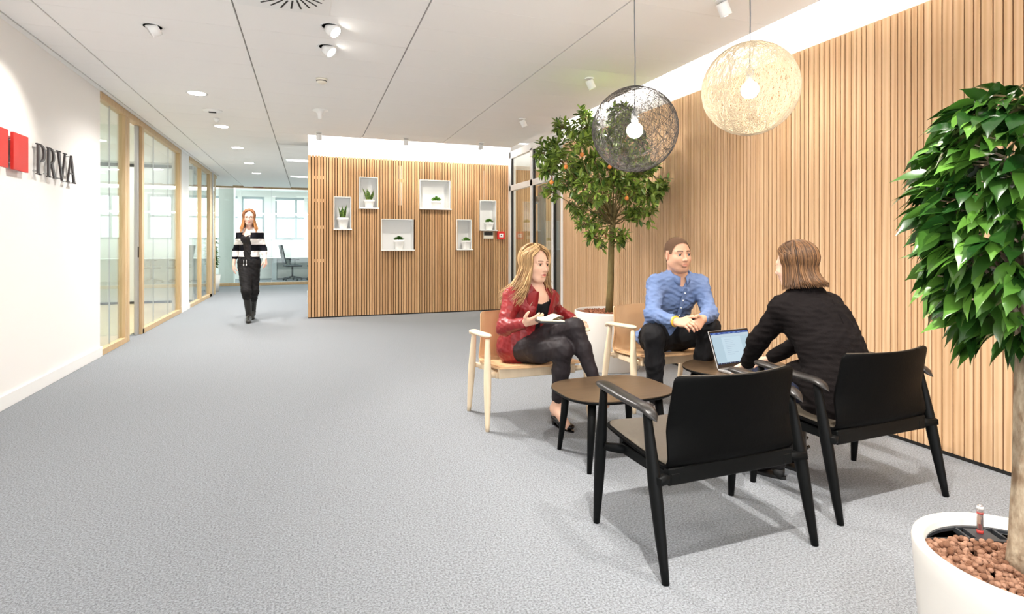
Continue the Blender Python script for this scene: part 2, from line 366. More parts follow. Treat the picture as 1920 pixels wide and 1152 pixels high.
# rooms behind those fronts
b=MB(); b.box(XL-2.5,XL-2.35,6.9,17.4,0,3); b.box(XL-2.4,XL-.14,6.9,7.02,0,3); b.box(XL-2.4,XL-.14,12.9,13.0,0,3); b.box(XL-2.4,-2.55,14.88,14.96,0,3)
struct(b.build('wall_meeting_room',M['white']),'white walls of the meeting rooms')
b=MB(); b.box(XL-2.34,XL-.14,12.87,12.9,.0,.05); b.box(XL-2.34,XL-.14,12.88,12.9,2.72,2.78); b.box(XL-2.35,XL-2.33,7.02,12.9,0,.05); struct(b.build('baseboard_meeting_room',M['dark']),'dark skirting in the meeting room')
b=MB(); b.box(-2.69,-2.55,14.9,17.38,0,ROOM_H+.1); b.box(-2.55,-2.53,14.9,17.38,0,.1); struct(b.build('wall_corridor',M['white']),'white corridor wall by the office glass')
# office glass at the end of the corridor
YG=17.4
pane('window_4','office glass front closing the corridor',(-2.55,3.4,YG+.02,YG+.032,.09,T-.08),'glass_far',
     frames=[(-2.55,3.4,YG,YG+.07,0,.085),(-2.55,3.4,YG,YG+.07,T-.04,T+.05)],joints=[(-1.02,-1.015,YG+.018,YG+.034,.09,T-.04)])
b=MB(); b.box(3.4,3.6,9.75,17.5,0,3); b.box(2.6,3.4,9.75,9.8,0,3); b.box(-.01,3.44,9.72,9.76,0,3.1); struct(b.build('wall_corridor_side',M['white']),'white wall behind the slatted wall')
# far office
b=MB(); b.box(-7,-6.9,17.4,21.2,0,3.1); b.box(10.5,10.6,17.4,21.2,0,3.1); b.box(-7,-2.55,17.4,17.5,0,3.1); b.box(3.4,10.6,17.4,17.5,0,3.1)
b.box(-7,10.6,20.8,21.0,0,1.33); b.box(-7,10.6,20.8,21.0,2.80,3.1)
wx=[-6.4+1.05*i for i in range(17)]
for i,x in enumerate(wx):
    b.box(x-.28 if i%2 else x-.06,x+.06,20.78,21.0,1.33,2.8)
b.box(-2.45,-2.06,18.0,18.4,0,3.0); b.box(-7,10.6,17.4,17.5,2.87,3.0); 
struct(b.build('wall_office',M['white']),'white walls and piers of the far office')
b=MB(); b.box(-7,10.6,17.4,21,3.0,3.05); struct(b.build('ceiling_office',M['ceil']),'white ceiling of the far office')
b=MB(); b.box(-7,10.6,20.86,20.9,1.33,1.40); b.box(-7,10.6,20.86,20.9,2.06,2.12); b.box(-7,10.6,20.86,20.9,2.72,2.8)
for i,x in enumerate(wx): b.box(x-.36,x-.28,20.84,20.9,1.33,2.8); b.box(x+.06,x+.12,20.84,20.9,1.33,2.8)
o=struct(b.build('window_5',M['winframe']),'band of office windows in bright daylight')
g=MB(); g.box(-7,10.6,20.875,20.88,1.35,2.78); g.build('window_pane',M['glass_far'],o)
b=MB(); b.box(-12,16,24.9,25,-1,8); struct(b.build('backdrop_sky',M['daylight']),'bright overcast sky outside the office windows')
# partition with door at the corner of the slatted walls
def corner_partition():
    xa,xb=XR+.0,XR+.06
    b=MB(); b.box(XR+.025,XR+.037,7.22,9.38,.1,2.78); o=struct(b.build('window_6',M['glass']),'white framed glass partition beside the citrus tree')
    f=MB()
    f.rbox(xa,xb+.04,9.33,9.45,0,T+.02,.003); f.rbox(xa,xb,7.165,7.23,0,T+.02,.003)
    f.rbox(xa,xb,7.2,9.4,2.72,T+.02,.003); f.rbox(xa,xb,7.2,9.4,0,.08,.003); f.rbox(xa,xb,7.2,9.4,2.14,2.24,.003)
    f.rbox(xa,xb,8.30,8.40,.08,2.75,.003); f.rbox(xa,xb,7.50,7.56,.08,2.75,.003)
    f.build('window_frame',M['white_metal'],o)
    g=MB()
    for y in (9.30,8.27,7.47): g.box(xa+.012,xb-.012,y,y+.028,.1,2.72)
    g.build('gasket',M['dark'],o)
    d=MB(); d.rbox(XR+.10,XR+.15,7.60,8.22,.02,2.12,.004); dd=struct(d.build('door_3',M['glass']),'grey framed glass door behind the corner partition')
    f=MB(); f.rbox(XR+.08,XR+.16,8.12,8.26,.02,2.13,.004); f.rbox(XR+.08,XR+.16,7.58,7.68,.02,2.13,.004); f.rbox(XR+.08,XR+.16,7.6,8.2,2.03,2.13,.004); f.rbox(XR+.08,XR+.16,7.6,8.2,.02,.14,.004); f.build('door_frame',M['grey_frame'],dd)
    f=MB()
    for z in (1.85,.4):
        f.rbox(XR+.05,XR+.085,8.2,8.30,z,z+.11,.003); f.tube([(XR+.065,8.285,z-.01),(XR+.065,8.285,z+.12)],.012,10)
    f.build('hinge',M['alu'],dd)
corner_partition()
b=MB(); b.box(6.0,6.1,6,10.5,0,3.1); b.box(3.45,6.1,9.9,10,0,3.1); b.box(3.6,6.1,6.0,6.1,0,3.1); struct(b.build('wall_side_room',M['white']),'white walls of the room behind the corner partition')
b=MB(); rng=random.Random(8)  # slats added behind the glass in place of its reflection of the niche wall
slat_run(b,2.5,rng,[.03,.036,.045],.008,lambda p,q,t:b.box(3.5+p,3.5+q,9.86,9.88,.02,2.6,0,t)); struct(b.build('wall_reflection_slats',M['slatb'],tone=True),'oak slats standing in for the wall mirrored in the corner partition')
# ============================================================ CEILING FIXTURES
def cyl(b,c,r,h,n=24,mi=0,Mx=None): b.lathe([(0,0),(r,0),(r,h),(0,h)],n,c,mi,Mx,False)
def rot_to(d):  # matrix turning -Z onto d
    return Vector(d).normalized().to_track_quat('-Z','Y').to_matrix()
def wall_spot(loc,label,aim,group):
    t=thing('ceiling_spotlight',label,'spotlight',loc,0,group)
    b=MB(); cyl(b,(0,0,-.012),.045,.012); b.build('mounting_plate',M['white_metal'],t)
    Mx=rot_to(aim); b=MB(); b.lathe([(0,.01),(.036,.01),(.038,.0),(.038,-.075),(.034,-.08),(.031,-.076),(0,-.070)],24,(0,0,-.03),0,Mx)
    h=b.build('spotlight_head',M['white_metal'],t)
    b=MB(); b.lathe([(0,-.0775),(.030,-.0775)],24,(0,0,-.03),0,Mx); b.build('lens',M['lamp_on'],h)
GR='small white spotlights on the ceiling washing the slatted walls'
wall_spot((2.58,2.98,T),'white ceiling spotlight directly above the cream pendant lamp',(.5,0,-1),GR)
wall_spot((2.58,4.84,T),'white ceiling spotlight beside the cord of the black pendant lamp',(.5,0,-1),GR)
wall_spot((2.60,6.71,T),'white ceiling spotlight near the white corner partition and tree crown',(.5,0,-1),GR)
wall_spot((.14,8.54,T),'white ceiling spotlight at the corridor end of the niche wall',(0,.5,-1),GR)
wall_spot((1.40,8.54,T),'white ceiling spotlight above the middle of the niche wall',(0,.5,-1),GR)
wall_spot((2.60,8.54,T),'white ceiling spotlight above the red alarm end of the niche wall',(0,.5,-1),GR)
def gimbal(loc,label,aim,lit=True):
    t=thing('recessed_spotlight',label,'spotlight',loc,0,'tilting recessed spotlights')
    b=MB(); b.lathe([(.062,.0),(.072,-.004),(.075,0)],32); b.build('trim_ring',M['white_metal'],t)
    b=MB(); b.lathe([(0,-.002),(.062,-.002)],32); b.build('recess',M['dark'],t)
    Mx=rot_to(aim); off=Vector(aim).normalized()*.0
    b=MB(); b.lathe([(0,.03),(.05,.03),(.052,.0),(.052,-.034),(.048,-.041),(.044,-.036),(0,-.03)],32,(.012,0,-.02),0,Mx)
    h=b.build('spotlight_head',M['white_metal'],t)
    b=MB(); b.lathe([(0,-.038),(.042,-.038)],24,(.012,0,-.02),0,Mx); b.build('lens',M['lamp_on'] if lit else M['white_metal'],h)
gimbal((.153,4.352,T),'tilted recessed spotlight nearest the swirl air diffuser',(.75,-.45,-.8))
gimbal((.14,4.811,T),'tilted recessed spotlight between the other one and the smoke detector',(.75,-.35,-.8))
gimbal((-1.095,4.81,T),'recessed spotlight turned towards the logo wall',(-.9,-.1,-.6),False)
names=['bright round downlight nearest the logo wall','round downlight behind the ceiling sensor box','second round downlight counted from the ceiling sensor box','third round downlight counted from the ceiling sensor box','round downlight closest to the far office glass']
for (y,l) in zip((6.776,8.571,10.38,12.296,14.007),names):
    t=thing('downlight',l+' in the corridor ceiling','ceiling light',(-1.13,y,T),0,'round downlights along the corridor')
    b=MB(); b.lathe([(.085,-.001),(.098,-.006),(.105,0)],36); b.build('trim_ring',M['white_metal'],t)
    b=MB(); b.lathe([(0,-.003),(.085,-.003)],36); b.build('diffuser',M['lamp_on'],t)
t=thing('smoke_detector','round cream smoke detector on the ceiling','detector',(.118,5.764,T))
b=MB(); b.lathe([(0,-.045),(.035,-.045),(.048,-.036),(.05,-.012),(.055,0)],32); b.build('housing',mat('cream plastic',srgb(236,230,214),.4),t)
b=MB(); b.lathe([(.0495,-.028),(.0505,-.026),(.0505,-.022),(.0495,-.020)],32); b.build('vent_slot',M['dark'],t)
t=thing('ceiling_sensor','white cone shaped sensor under the ceiling','sensor',(.128,7.13,T))
b=MB(); b.lathe([(0,-.11),(.018,-.11),(.022,-.10),(.03,-.05),(.055,-.015),(.09,-.006),(.095,0)],32); b.build('housing',M['white_metal'],t)
t=thing('ceiling_sensor','flat white sensor box with a dark window near the downlights','sensor',(-1.10,7.581,T))
b=MB(); b.lathe([(0,-.022),(.07,-.02),(.105,-.008),(.11,0)],32); b.build('housing',M['white_metal'],t)
b=MB(); b.rbox(-.04,.04,-.02,.02,-.03,-.02,.002); b.build('sensor_window',M['dark'],t)
t=thing('motion_detector','small white dome detector in front of the second downlight','detector',(-1.12,8.05,T))
b=MB(); b.lathe([(0,-.05),(.02,-.047),(.035,-.03),(.04,0)],24); b.build('housing',M['white_metal'],t)
# swirl diffuser
t=thing('air_diffuser','square white swirl air diffuser with dark slots','air vent',(-.155,3.845,T))
b=MB(); b.rbox(-.296,.296,-.296,.296,-.008,0,.003); pl=b.build('face_plate',M['white_metal'],t)
b=MB()
for k in range(24):
    a=2*PI*k/24; Mx=Matrix.Rotation(a,4,'Z')@Matrix.Translation((.185,0,0))@Matrix.Rotation(.35,4,'Z'); b.box(-.07,.07,-.006,.006,-.0095,-.008,0,0,Mx)
b.build('slot',M['dark'],pl)
for (x,y,l) in ((.2,11.55,'louvred office light nearer the slatted wall corner'),(.2,14.35,'louvred office light nearer the office glass')):
    t=thing('ceiling_light_panel',l,'ceiling light',(x,y,T),0,'louvred lights in the corridor ceiling')
    b=MB(); b.rbox(-.63,.63,-.16,.16,-.006,0,.002); b.build('frame',M['white_metal'],t)
    b=MB(); b.box(-.6,.6,-.12,-.02,-.009,-.006); b.box(-.6,.6,.02,.12,-.009,-.006); b.build('diffuser',M['tube_on'],t)
    b=MB(); [b.box(-.58+.09*i,-.576+.09*i,-.14,.14,-.02,-.009) for i in range(14)]; b.build('louvre',M['alu'],t)
t=thing('exit_light','small red box light above the office glass','emergency light',(-1.35,17.34,2.84))
b=MB(); b.rbox(-.13,.13,-.03,.03,-.04,.03,.004); b.build('housing',mat('red plastic dark',srgb(150,40,40),.4),t)
t=thing('suspended_light','long white tube light hanging across the far office','ceiling light',(1.2,19.2,2.12))
b=MB(); b.rbox(-3.6,3.6,-.04,.04,0,.05,.004); b.build('housing',M['white_metal'],t)
b=MB(); b.box(-3.58,3.58,-.035,.035,-.004,0); b.box(-3.58,3.58,-.042,-.04,.01,.045); b.build('diffuser',M['tube_on'],t)
for x in (-3.2,0,3.2): b=MB(); b.tube([(x,0,.05),(x,0,.875)],.002,5); b.build('suspension_wire',M['alu'],t)

# ============================================================ LOGO
red=mat('matt red panel',srgb(196,36,28),.45,.4); blk=mat('dark anthracite letters',srgb(62,54,54),.35,.5)
for y0,y1,l in ((4.765,4.995,'red square sign panel at the picture edge, before the other red panel'),(5.07,5.30,'red square sign panel next to the letter P')):
    t=thing('logo_square',l,'sign',(XL,(y0+y1)/2,1.745),0,'red square panels of the logo')
    h=(y1-y0)/2; b=MB(); b.rbox(.03,.05,-h,h,0,.275,.002); b.build('panel',red,t)
    
    for yy in (-.08,.08):
        for zz in (.05,.22): b=MB(); b.tube([(0,yy,zz),(.03,yy,zz)],.006,8); b.build('spacer',M['alu'],t)
def arc(cx,cy,rx,ry,a0,a1,n=14): return [(cx+rx*math.cos(math.radians(a0+(a1-a0)*i/n)),cy+ry*math.sin(math.radians(a0+(a1-a0)*i/n))) for i in range(n+1)]
def bowl(x,y0,y1,rx,th):  # ring segment opening to the stem, as quads
    cy=(y0+y1)/2; ry=(y1-y0)/2; o=arc(x,cy,rx,ry,-90,90); i=arc(x,cy,rx-th,ry-.012,-90,90)
    return [[o[k],o[k+1],i[k+1],i[k]] for k in range(len(o)-1)]
H=.25
LET={
'P':[[(.02,0),(.055,0),(.055,H),(.02,H)],[(0,0),(.078,0),(.078,.009),(0,.009)],[(0,H-.009),(.07,H-.009),(.07,H),(0,H)],[(.05,H-.012),(.085,H-.012),(.085,H),(.05,H)],[(.05,.108),(.085,.108),(.085,.12),(.05,.12)]]+bowl(.08,.108,H,.085,.034),
'R':[[(.02,0),(.055,0),(.055,H),(.02,H)],[(0,0),(.076,0),(.076,.009),(0,.009)],[(0,H-.009),(.07,H-.009),(.07,H),(0,H)],[(.05,H-.012),(.085,H-.012),(.085,H),(.05,H)],[(.05,.115),(.085,.115),(.085,.127),(.05,.127)],[(.075,.12),(.11,.125),(.175,.009),(.138,.009)],[(.132,0),(.2,0),(.2,.009),(.132,.009)]]+bowl(.078,.115,H,.075,.032),
'V':[[(.02,H),(.058,H),(.118,.0),(.1,.0)],[(.1,0),(.118,0),(.186,H),(.172,H)],[(0,H-.009),(.08,H-.009),(.08,H),(0,H)],[(.148,H-.009),(.208,H-.009),(.208,H),(.148,H)]],
'A':[[(.015,0),(.03,0),(.108,H),(.094,H)],[(.094,H),(.112,H),(.192,0),(.153,0)],[(0,0),(.058,0),(.058,.009),(0,.009)],[(.132,0),(.208,0),(.208,.009),(.132,.009)],[(.045,.078),(.15,.078),(.147,.09),(.049,.09)]]}
for ch,y,k in zip('PRVA',(5.465,5.655,5.845,6.055),(.97,.95,.98,.97)):
    b=MB(); Mx=Matrix(((0,0,1,0),(k,0,0,0),(0,1,0,0),(0,0,0,1)))
    for poly in LET[ch]: b.prism(poly,.030,.044,0,Mx)
    o=b.build('sign_letter',blk); tag(o,'dark grey raised serif letter %s of the wall sign'%ch,'letter','raised letters of the wall sign',(XL,y,1.755))
    
    for yy,zz in {'P':((.037,.03),(.037,.22)),'R':((.037,.03),(.037,.22)),'V':((.109,.02),(.04,.24)),'A':((.02,.005),(.17,.005),(.1,.24))}[ch]: s=MB(); s.tube([(0,yy*k,zz),(.034,yy*k,zz)],.005,8); s.build('spacer',M['alu'],o)

# ============================================================ NICHES AND THEIR PLANTS
soil=mat('dark soil',srgb(70,52,40),.95,.1); potw=mat('white ceramic pot',srgb(244,243,240),.3,.5)
snake=mat('snake plant leaf',srgb(52,92,44),.4,.4,var=(14,srgb(130,150,70),(1,1,3))); succ=mat('succulent leaf',srgb(60,120,42),.45,.4,var=(12,srgb(110,165,60),(1,1,1))); succd=mat('dark succulent leaf',srgb(44,88,38),.45,.4,var=(12,srgb(84,130,52),(1,1,1)))
def blade(b,p,d,L,w,bend,tw=0,n=7,fold=.25,mi=0,shape=None,tone=0.):
    """a leaf: midrib from p along d bending towards bend, outline widest in the middle"""
    p=Vector(p); d=Vector(d).normalized(); bend=Vector(bend); side=d.cross(Vector((0,0,1)))
    if side.length<.1: side=Vector((1,0,0))
    side.normalize(); side=Matrix.Rotation(tw,3,d)@side
    vs=[];fs=[];q=p.copy(); dd=d.copy()
    for i in range(n):
        t=i/(n-1); wd=w*(shape(t) if shape else math.sin(PI*min(1,max(0.03,t*.97+.02)))**.7)
        nn=side.cross(dd).normalized()
        vs+=[q-side*wd+nn*wd*fold,q,q+side*wd+nn*wd*fold]
        dd=(dd+bend/(n-1)).normalized(); q=q+dd*(L/(n-1))
    for i in range(n-1):
        for k in (0,1): fs.append((3*i+k,3*i+k+1,3*i+k+4,3*i+k+3))
    b.add(vs,fs,mi,tone,True)
NL=['lowest of the upper niches, at the corridor end','tall niche holding the snake plant, next along from the corridor end','wide lower niche between the tall one and the wide upper one','wide upper niche in the middle of the slatted wall','small lower niche beside the wide upper one','niche directly above the alarm display']
PL=[('snake plant in a white pot in the niche at the corridor end','snake'),('snake plant with splayed leaves in the tall upper niche','snake2'),('dark succulent in a white pot in the wide lower niche','succd'),('spiky succulent in a white pot in the wide upper niche','succ2'),('bright green succulent in a white pot in the small lower niche','succ'),('bright green succulent in a white pot above the alarm display','succ')]
PX=[642.6,692,748,818,874,917]; PS=[.088,.084,.082,.08,.084,.080]; PH=[.185,.135,.165,.14,.15,.14]
NW=M['white_metal']
for i,(xa,xb,za,zb) in enumerate(NICHES):
    t=thing('wall_niche','white box '+NL[i],'wall niche',((xa+xb)/2,YB,za),0,'white plant niches in the slatted wall')
    h=(xb-xa)/2; H_=zb-za; b=MB()
    b.box(-h-.003,-h+.008,-.004,.2,0,H_); b.box(h-.008,h+.003,-.004,.2,0,H_); b.box(-h,h,-.004,.2,H_-.008,H_+.003); b.box(-h,h,.19,.2,0,H_); b.build('niche_box',NW,t)
    b=MB(); b.rbox(-h-.01,h+.012,-.075,.195,-.012,.006,.002); b.build('shelf',NW,t)
    u=(PX[i]-960)/FPX; yy=9.53; px=yy*(u*CS+SN)/(-u*SN+CS)
    lab,kind=PL[i]; t=thing('potted_plant',lab,'potted plant',(px,yy,za+.006),0,'small plants in the wall niches')
    R=PS[i]+.008; Hh=PH[i]; b=MB()
    b.lathe([(0,0),(R*.66,0),(R*.68,.006),(R*.93,Hh*.74),(R,Hh*.75),(R*1.02,Hh),(R*.95,Hh),(R*.92,Hh*.85),(0,Hh*.85)],32); b.build('pot',potw,t)
    b=MB(); b.lathe([(0,Hh*.88),(R*.92,Hh*.86)],24); b.build('soil',soil,t)
    rng=random.Random(40+i); b=MB()
    if kind.startswith('snake'):
        n=7 if kind=='snake' else 5
        for k in range(n):
            a=2*PI*k/n+rng.random(); r=.02+.03*rng.random(); sp=.12 if kind=='snake' else .28
            blade(b,(r*math.cos(a),r*math.sin(a)*.6,Hh*.85),(sp*math.cos(a),.1*math.sin(a),1),rng.uniform(.16,.27),.026,(.12*math.cos(a),0,.1),rng.uniform(-1,1),8,.3,0,lambda t:(.6+.5*math.sin(PI*min(t*1.1,1)))*(1 if t<.7 else max(0.03,(1-t)/.3)))
        b.build('foliage',snake,t)
    else:
        n=150 if kind!='succ2' else 90; RR=.095 if kind=='succd' else .08
        for k in range(n):
            a=rng.uniform(0,2*PI); e=rng.uniform(.1,1.0)**.8*PI/2; dx,dy,dz=math.cos(a)*math.cos(e),math.sin(a)*math.cos(e)*.8,math.sin(e)
            L=.035 if kind!='succ2' else .055
            blade(b,(dx*RR*.6,dy*RR*.6,Hh*.9+dz*RR*.4),(dx,dy,dz+.3),L*rng.uniform(.8,1.4),.010,(dx*.3,dy*.3,-.3 if kind!='succ2' else .1),rng.uniform(-1,1),5,.3)
        b.build('foliage',succd if kind=='succd' else succ,t)
# alarm devices
t=thing('alarm_display','flat alarm display with dark screen under the corner niche','control panel',(3.005,YB,1.286))
b=MB(); b.rbox(-.09,.09,-.03,0,0,.131,.004); b.build('housing',mat('beige plastic',srgb(214,206,190),.5),t)
b=MB(); b.box(-.08,.08,-.032,-.030,.06,.122); b.build('screen',M['dark'],t)
t=thing('fire_alarm_call_point','red fire alarm call point on the slatted wall','fire alarm',(3.24,YB,1.275))
b=MB(); b.rbox(-.07,.07,-.045,0,0,.142,.005); b.build('housing',mat('fire red',srgb(214,40,34),.4),t)
b=MB(); b.box(-.036,.036,-.047,-.045,.038,.104); p_=b.build('break_glass',M['white_metal'],t)
b=MB(); cyl(b,(0,0,0),.012,.002,16,0,Matrix.Rotation(PI/2,3,'X')); o=b.build('button',M['dark'],p_); o.location=(0,-.047,.071)
t=thing('wall_socket','white double socket on the end of the slatted wall','socket',(-.011,9.62,.23))
b=MB(); b.rbox(-.012,0,-.04,.04,0,.20,.003); b.build('cover_plate',M['white_metal'],t)

# ============================================================ CHAIRS
oakl=mat('pale ash wood',srgb(226,204,172),.45,.4,bump=(6,.04,(1,1,12)),var=(3,srgb(236,216,186),(6,6,1)))
tan=mat('tan saddle leather',srgb(212,170,126),.45,.4,bump=(60,.05,(1,1,1)),var=(3,srgb(214,176,134),(1,1,1)))
blkw=mat('black stained wood',srgb(8,9,9),.5,.14,bump=(8,.05,(1,1,12)))
blkl=mat('black leather',srgb(5,5,5),.6,.08,bump=(90,.06,(1,1,1)))
seatl=mat('taupe leather seat',srgb(76,69,59),.38,.5,bump=(90,.05,(1,1,1)))
armw=mat('dark stained armrest wood',srgb(36,33,31),.32,.5,bump=(8,.04,(1,1,12)))
def make_chair(label,wood,seatm,shellm,armm,rail):
    t=thing('lounge_chair',label,'chair',(0,0,0),0)
    # legs : tapered round posts, front ones nearly upright
    for sx in (-1,1):
        for (fy,ty,fx,tx) in ((.235,.195,.365,.352),(-.235,-.115,.355,.352)):
            pts=[];rd=[]
            for k in range(13):
                q=k/12; z=q*.585; pts.append((sx*(fx+(tx-fx)*q),fy+(ty-fy)*q,z)); rd.append(.0135+(.0115*math.sin(PI*min(1,q/.62*.5)) if q<.62 else .0115-(q-.62)/.38*.0095))
            b=MB(); b.tube(pts,rd,16); b.build('leg',wood,t)
        # armrest: broad paddle, thinner towards the back where it curves down
        b=MB(); n=18; vs=[];fs=[]; m=12
        for k in range(n+1):
            q=k/n; y=.238-.418*q; wd=.034*(1-abs(2*q-1)**7)**.5*(1-.16*q)+.0015; z=.598+.008*math.cos(q*PI)-(.035*max(0,(q-.82)/.18)**2); th=.0125*(1-abs(2*q-1)**8)**.5+.001
            cx=sx*(.353+.010*math.sin(q*PI))
            for j in range(m):
                a=2*PI*j/m; ca,sa=math.cos(a),math.sin(a); e=.75
                vs.append((cx+wd*math.copysign(abs(ca)**e,ca),y,z+th*math.copysign(abs(sa)**e,sa)))
        for k in range(n):
            for j in range(m): fs.append((k*m+j,k*m+(j+1)%m,(k+1)*m+(j+1)%m,(k+1)*m+j))
        fs.append(tuple(range(m))); fs.append(tuple(n*m+j for j in range(m)))
        b.add(vs,fs,0,0,True); b.build('armrest',armm,t)
    # seat frame: two beams across, side rails, stubs to the legs
    b=MB()
    b.rbox(-.275,.275,.165,.20,.318,.384,.004); b.rbox(-.30,.30,-.178,-.146,.312,.376,.004)
    for sx in (-1,1):
        for y,xx in ((.18,.357),(-.19,.357)): b.tube([(sx*.24,y*.72,.338),(sx*.30,y*.86,.338),(sx*xx,y*1.02,.345)],[.024,.022,.018],4,squash=1.0,up=(0,.7,.7))
        b.rbox(min(sx*.25,sx*.29),max(sx*.25,sx*.29),-.18,.17,.315,.358,.004)
    b.build('seat_frame',rail,t)
    # one curved shell: seat flowing into the back
    prof=[]
    for k in range(9): q=k/8; prof.append((.285-.42*q,.402-.034*q-.006*math.sin(PI*q)))
    c=(-.135,.420)
    for k in range(1,7): a=math.radians(-90-80*k/6); prof.append((-.135+.0+.055*math.cos(a),.425+.057*math.sin(a)))
    y0,z0=prof[-1]
    for k in range(1,11): q=k/10; prof.append((y0-.055*q,z0+(.715-z0)*q))
    def dense(a,b): return [(a[0]+(b[0]-a[0])*q,a[1]+(b[1]-a[1])*q) for q in (.04,.12,.25,.45,.7)]
    prof=[prof[0]]+dense(prof[0],prof[1])+prof[1:-1]+dense(prof[-1],prof[-2])[::-1]+[prof[-1]]
    N=len(prof); mU=17
    L=[0]; 
    for k in range(1,N): L.append(L[-1]+math.hypot(prof[k][0]-prof[k-1][0],prof[k][1]-prof[k-1][1]))
    TL=L[-1]
    def grid(off,inset=0.):
        vs=[]
        for k in range(N):
            q=L[k]/TL; edge=min(L[k],TL-L[k]); hw=(.305 if q<.5 else .305-.022*(q-.5)/.5)-inset
            r=.05 if q<.5 else .022
            if edge<r: hw-= r-math.sqrt(max(0,r*r-(r-edge)**2))
            ka,kb=max(k-1,0),min(k+1,N-1); ty,tz=prof[kb][0]-prof[ka][0],prof[kb][1]-prof[ka][1]; ln=math.hypot(ty,tz); ny,nz=-tz/ln,ty/ln   # normal: seat -> down? fixed below
            ny,nz=(tz/ln,-ty/ln)
            back=max(0,min(1,(q-.55)/.2))
            for j in range(mU):
                u=-1+2*j/(mU-1); x=hw*u; o=off
                y=prof[k][0]+ny*o+back*.055*u*u; z=prof[k][1]+nz*o+(1-back)*.008*u*u
                vs.append((x,y,z))
        return vs
    def shell(off0,off1,inset,name,m,par):
        A=grid(off0,inset); B_=grid(off1,inset); fs=[]
        for k in range(N-1):
            for j in range(mU-1):
                a=k*mU+j; fs.append((a,a+1,a+mU+1,a+mU)); a+=N*mU; fs.append((a+mU,a+mU+1,a+1,a))
        G=N*mU
        for k in range(N-1):
            for j in (0,mU-1): a=k*mU+j; fs.append((a,a+mU,a+mU+G,a+G))
        for j in range(mU-1):
            for k in (0,N-1): a=k*mU+j; fs.append((a,a+G,a+G+1,a+1))
        b=MB(); b.add(A+B_,fs,0,0,True); o=b.build(name,m,par)
        md=o.modifiers.new('bevel','BEVEL'); md.width=.004; md.segments=2; md.limit_method='ANGLE'; md.angle_limit=math.radians(50)
        return o
    sh=shell(-.009,.002,0,'seat_shell',shellm,t)
    shell(.002,.006,.014,'upholstery',seatm,t)
    return t
ch_l=make_chair('pale wood lounge chair with tan leather, carrying the woman in the red jacket',oakl,tan,tan,oakl,oakl); ch_l['group']='pale wood lounge chairs'
ch_l.location=(1.435,3.61,0); ch_l.rotation_euler=(0,0,PI)
dup(ch_l,(2.52,3.61,0),PI,'pale wood lounge chair with tan leather, under the man in the blue shirt','pale wood lounge chairs')
ch_d=make_chair('black lounge chair standing empty, backrest towards the viewer',blkw,seatl,blkl,armw,blkw); ch_d['group']='black lounge chairs'
ch_d.location=(1.53,1.885,0); ch_d.rotation_euler=(0,0,math.radians(.8))
dup(ch_d,(2.475,1.985,0),math.radians(2.0),'black lounge chair the woman in the black blazer sits on','black lounge chairs')

# ============================================================ TABLES
ttop=mat('brown table top',srgb(84,68,51),.33,.5,bump=(5,.03,(1,9,1)),var=(3,srgb(94,76,57),(1,8,1)))  # brown base colour with faint grain and some gloss
def make_table(label,loc,rz,hx,hy,n,H_,group):
    t=thing('coffee_table',label,'table',loc,rz,group)
    pl=[]
    for k in range(72):
        a=2*PI*k/72; ca,sa=math.cos(a),math.sin(a); pl.append((hx*math.copysign(abs(ca)**(2/n),ca),hy*math.copysign(abs(sa)**(2/n),sa)))
    b=MB(); rings=[(1,H_-.004),(1,H_-.010),(.965,H_-.02)]
    b.prism(pl,H_-.004,H_,0); b.build('table_top',ttop,t)
    b=MB(); vs=[];fs=[]
    for s_,z in ((.99,H_-.0035),(1.004,H_-.006),(1.004,H_-.012),(.975,H_-.02)): vs+=[(x*s_,y*s_,z) for x,y in pl]
    for i in range(3):
        for k in range(72): fs.append((i*72+k,i*72+(k+1)%72,(i+1)*72+(k+1)%72,(i+1)*72+k))
    fs.append(tuple(range(72))); fs.append(tuple(216+k for k in range(72))); b.add(vs,fs,0,0,True); b.sm[-1]=b.sm[-2]=False; b.build('table_edge',blkw,t)
    for sx in (-1,1):
        for sy in (-1,1):
            b=MB(); b.tube([(sx*.205,sy*.155,H_-.02),(sx*.216,sy*.165,H_*.55),(sx*.2375,sy*.185,0)],[.023,.021,.0125],16); b.build('leg',blkw,t)
    b=MB(); b.rbox(-.2,.2,-.01,.01,H_-.05,H_-.018,.002); b.rbox(-.01,.01,-.15,.15,H_-.05,H_-.018,.002); b.build('under_frame',blkw,t)
    return t
make_table('low table with rounded corners beside the empty black chair',(1.61,2.76,0),0,.325,.262,3.0,.385,'low brown topped coffee tables')
make_table('low table carrying the open laptop',(2.66,2.96,0),math.radians(17),.36,.27,2.6,.392,'low brown topped coffee tables')

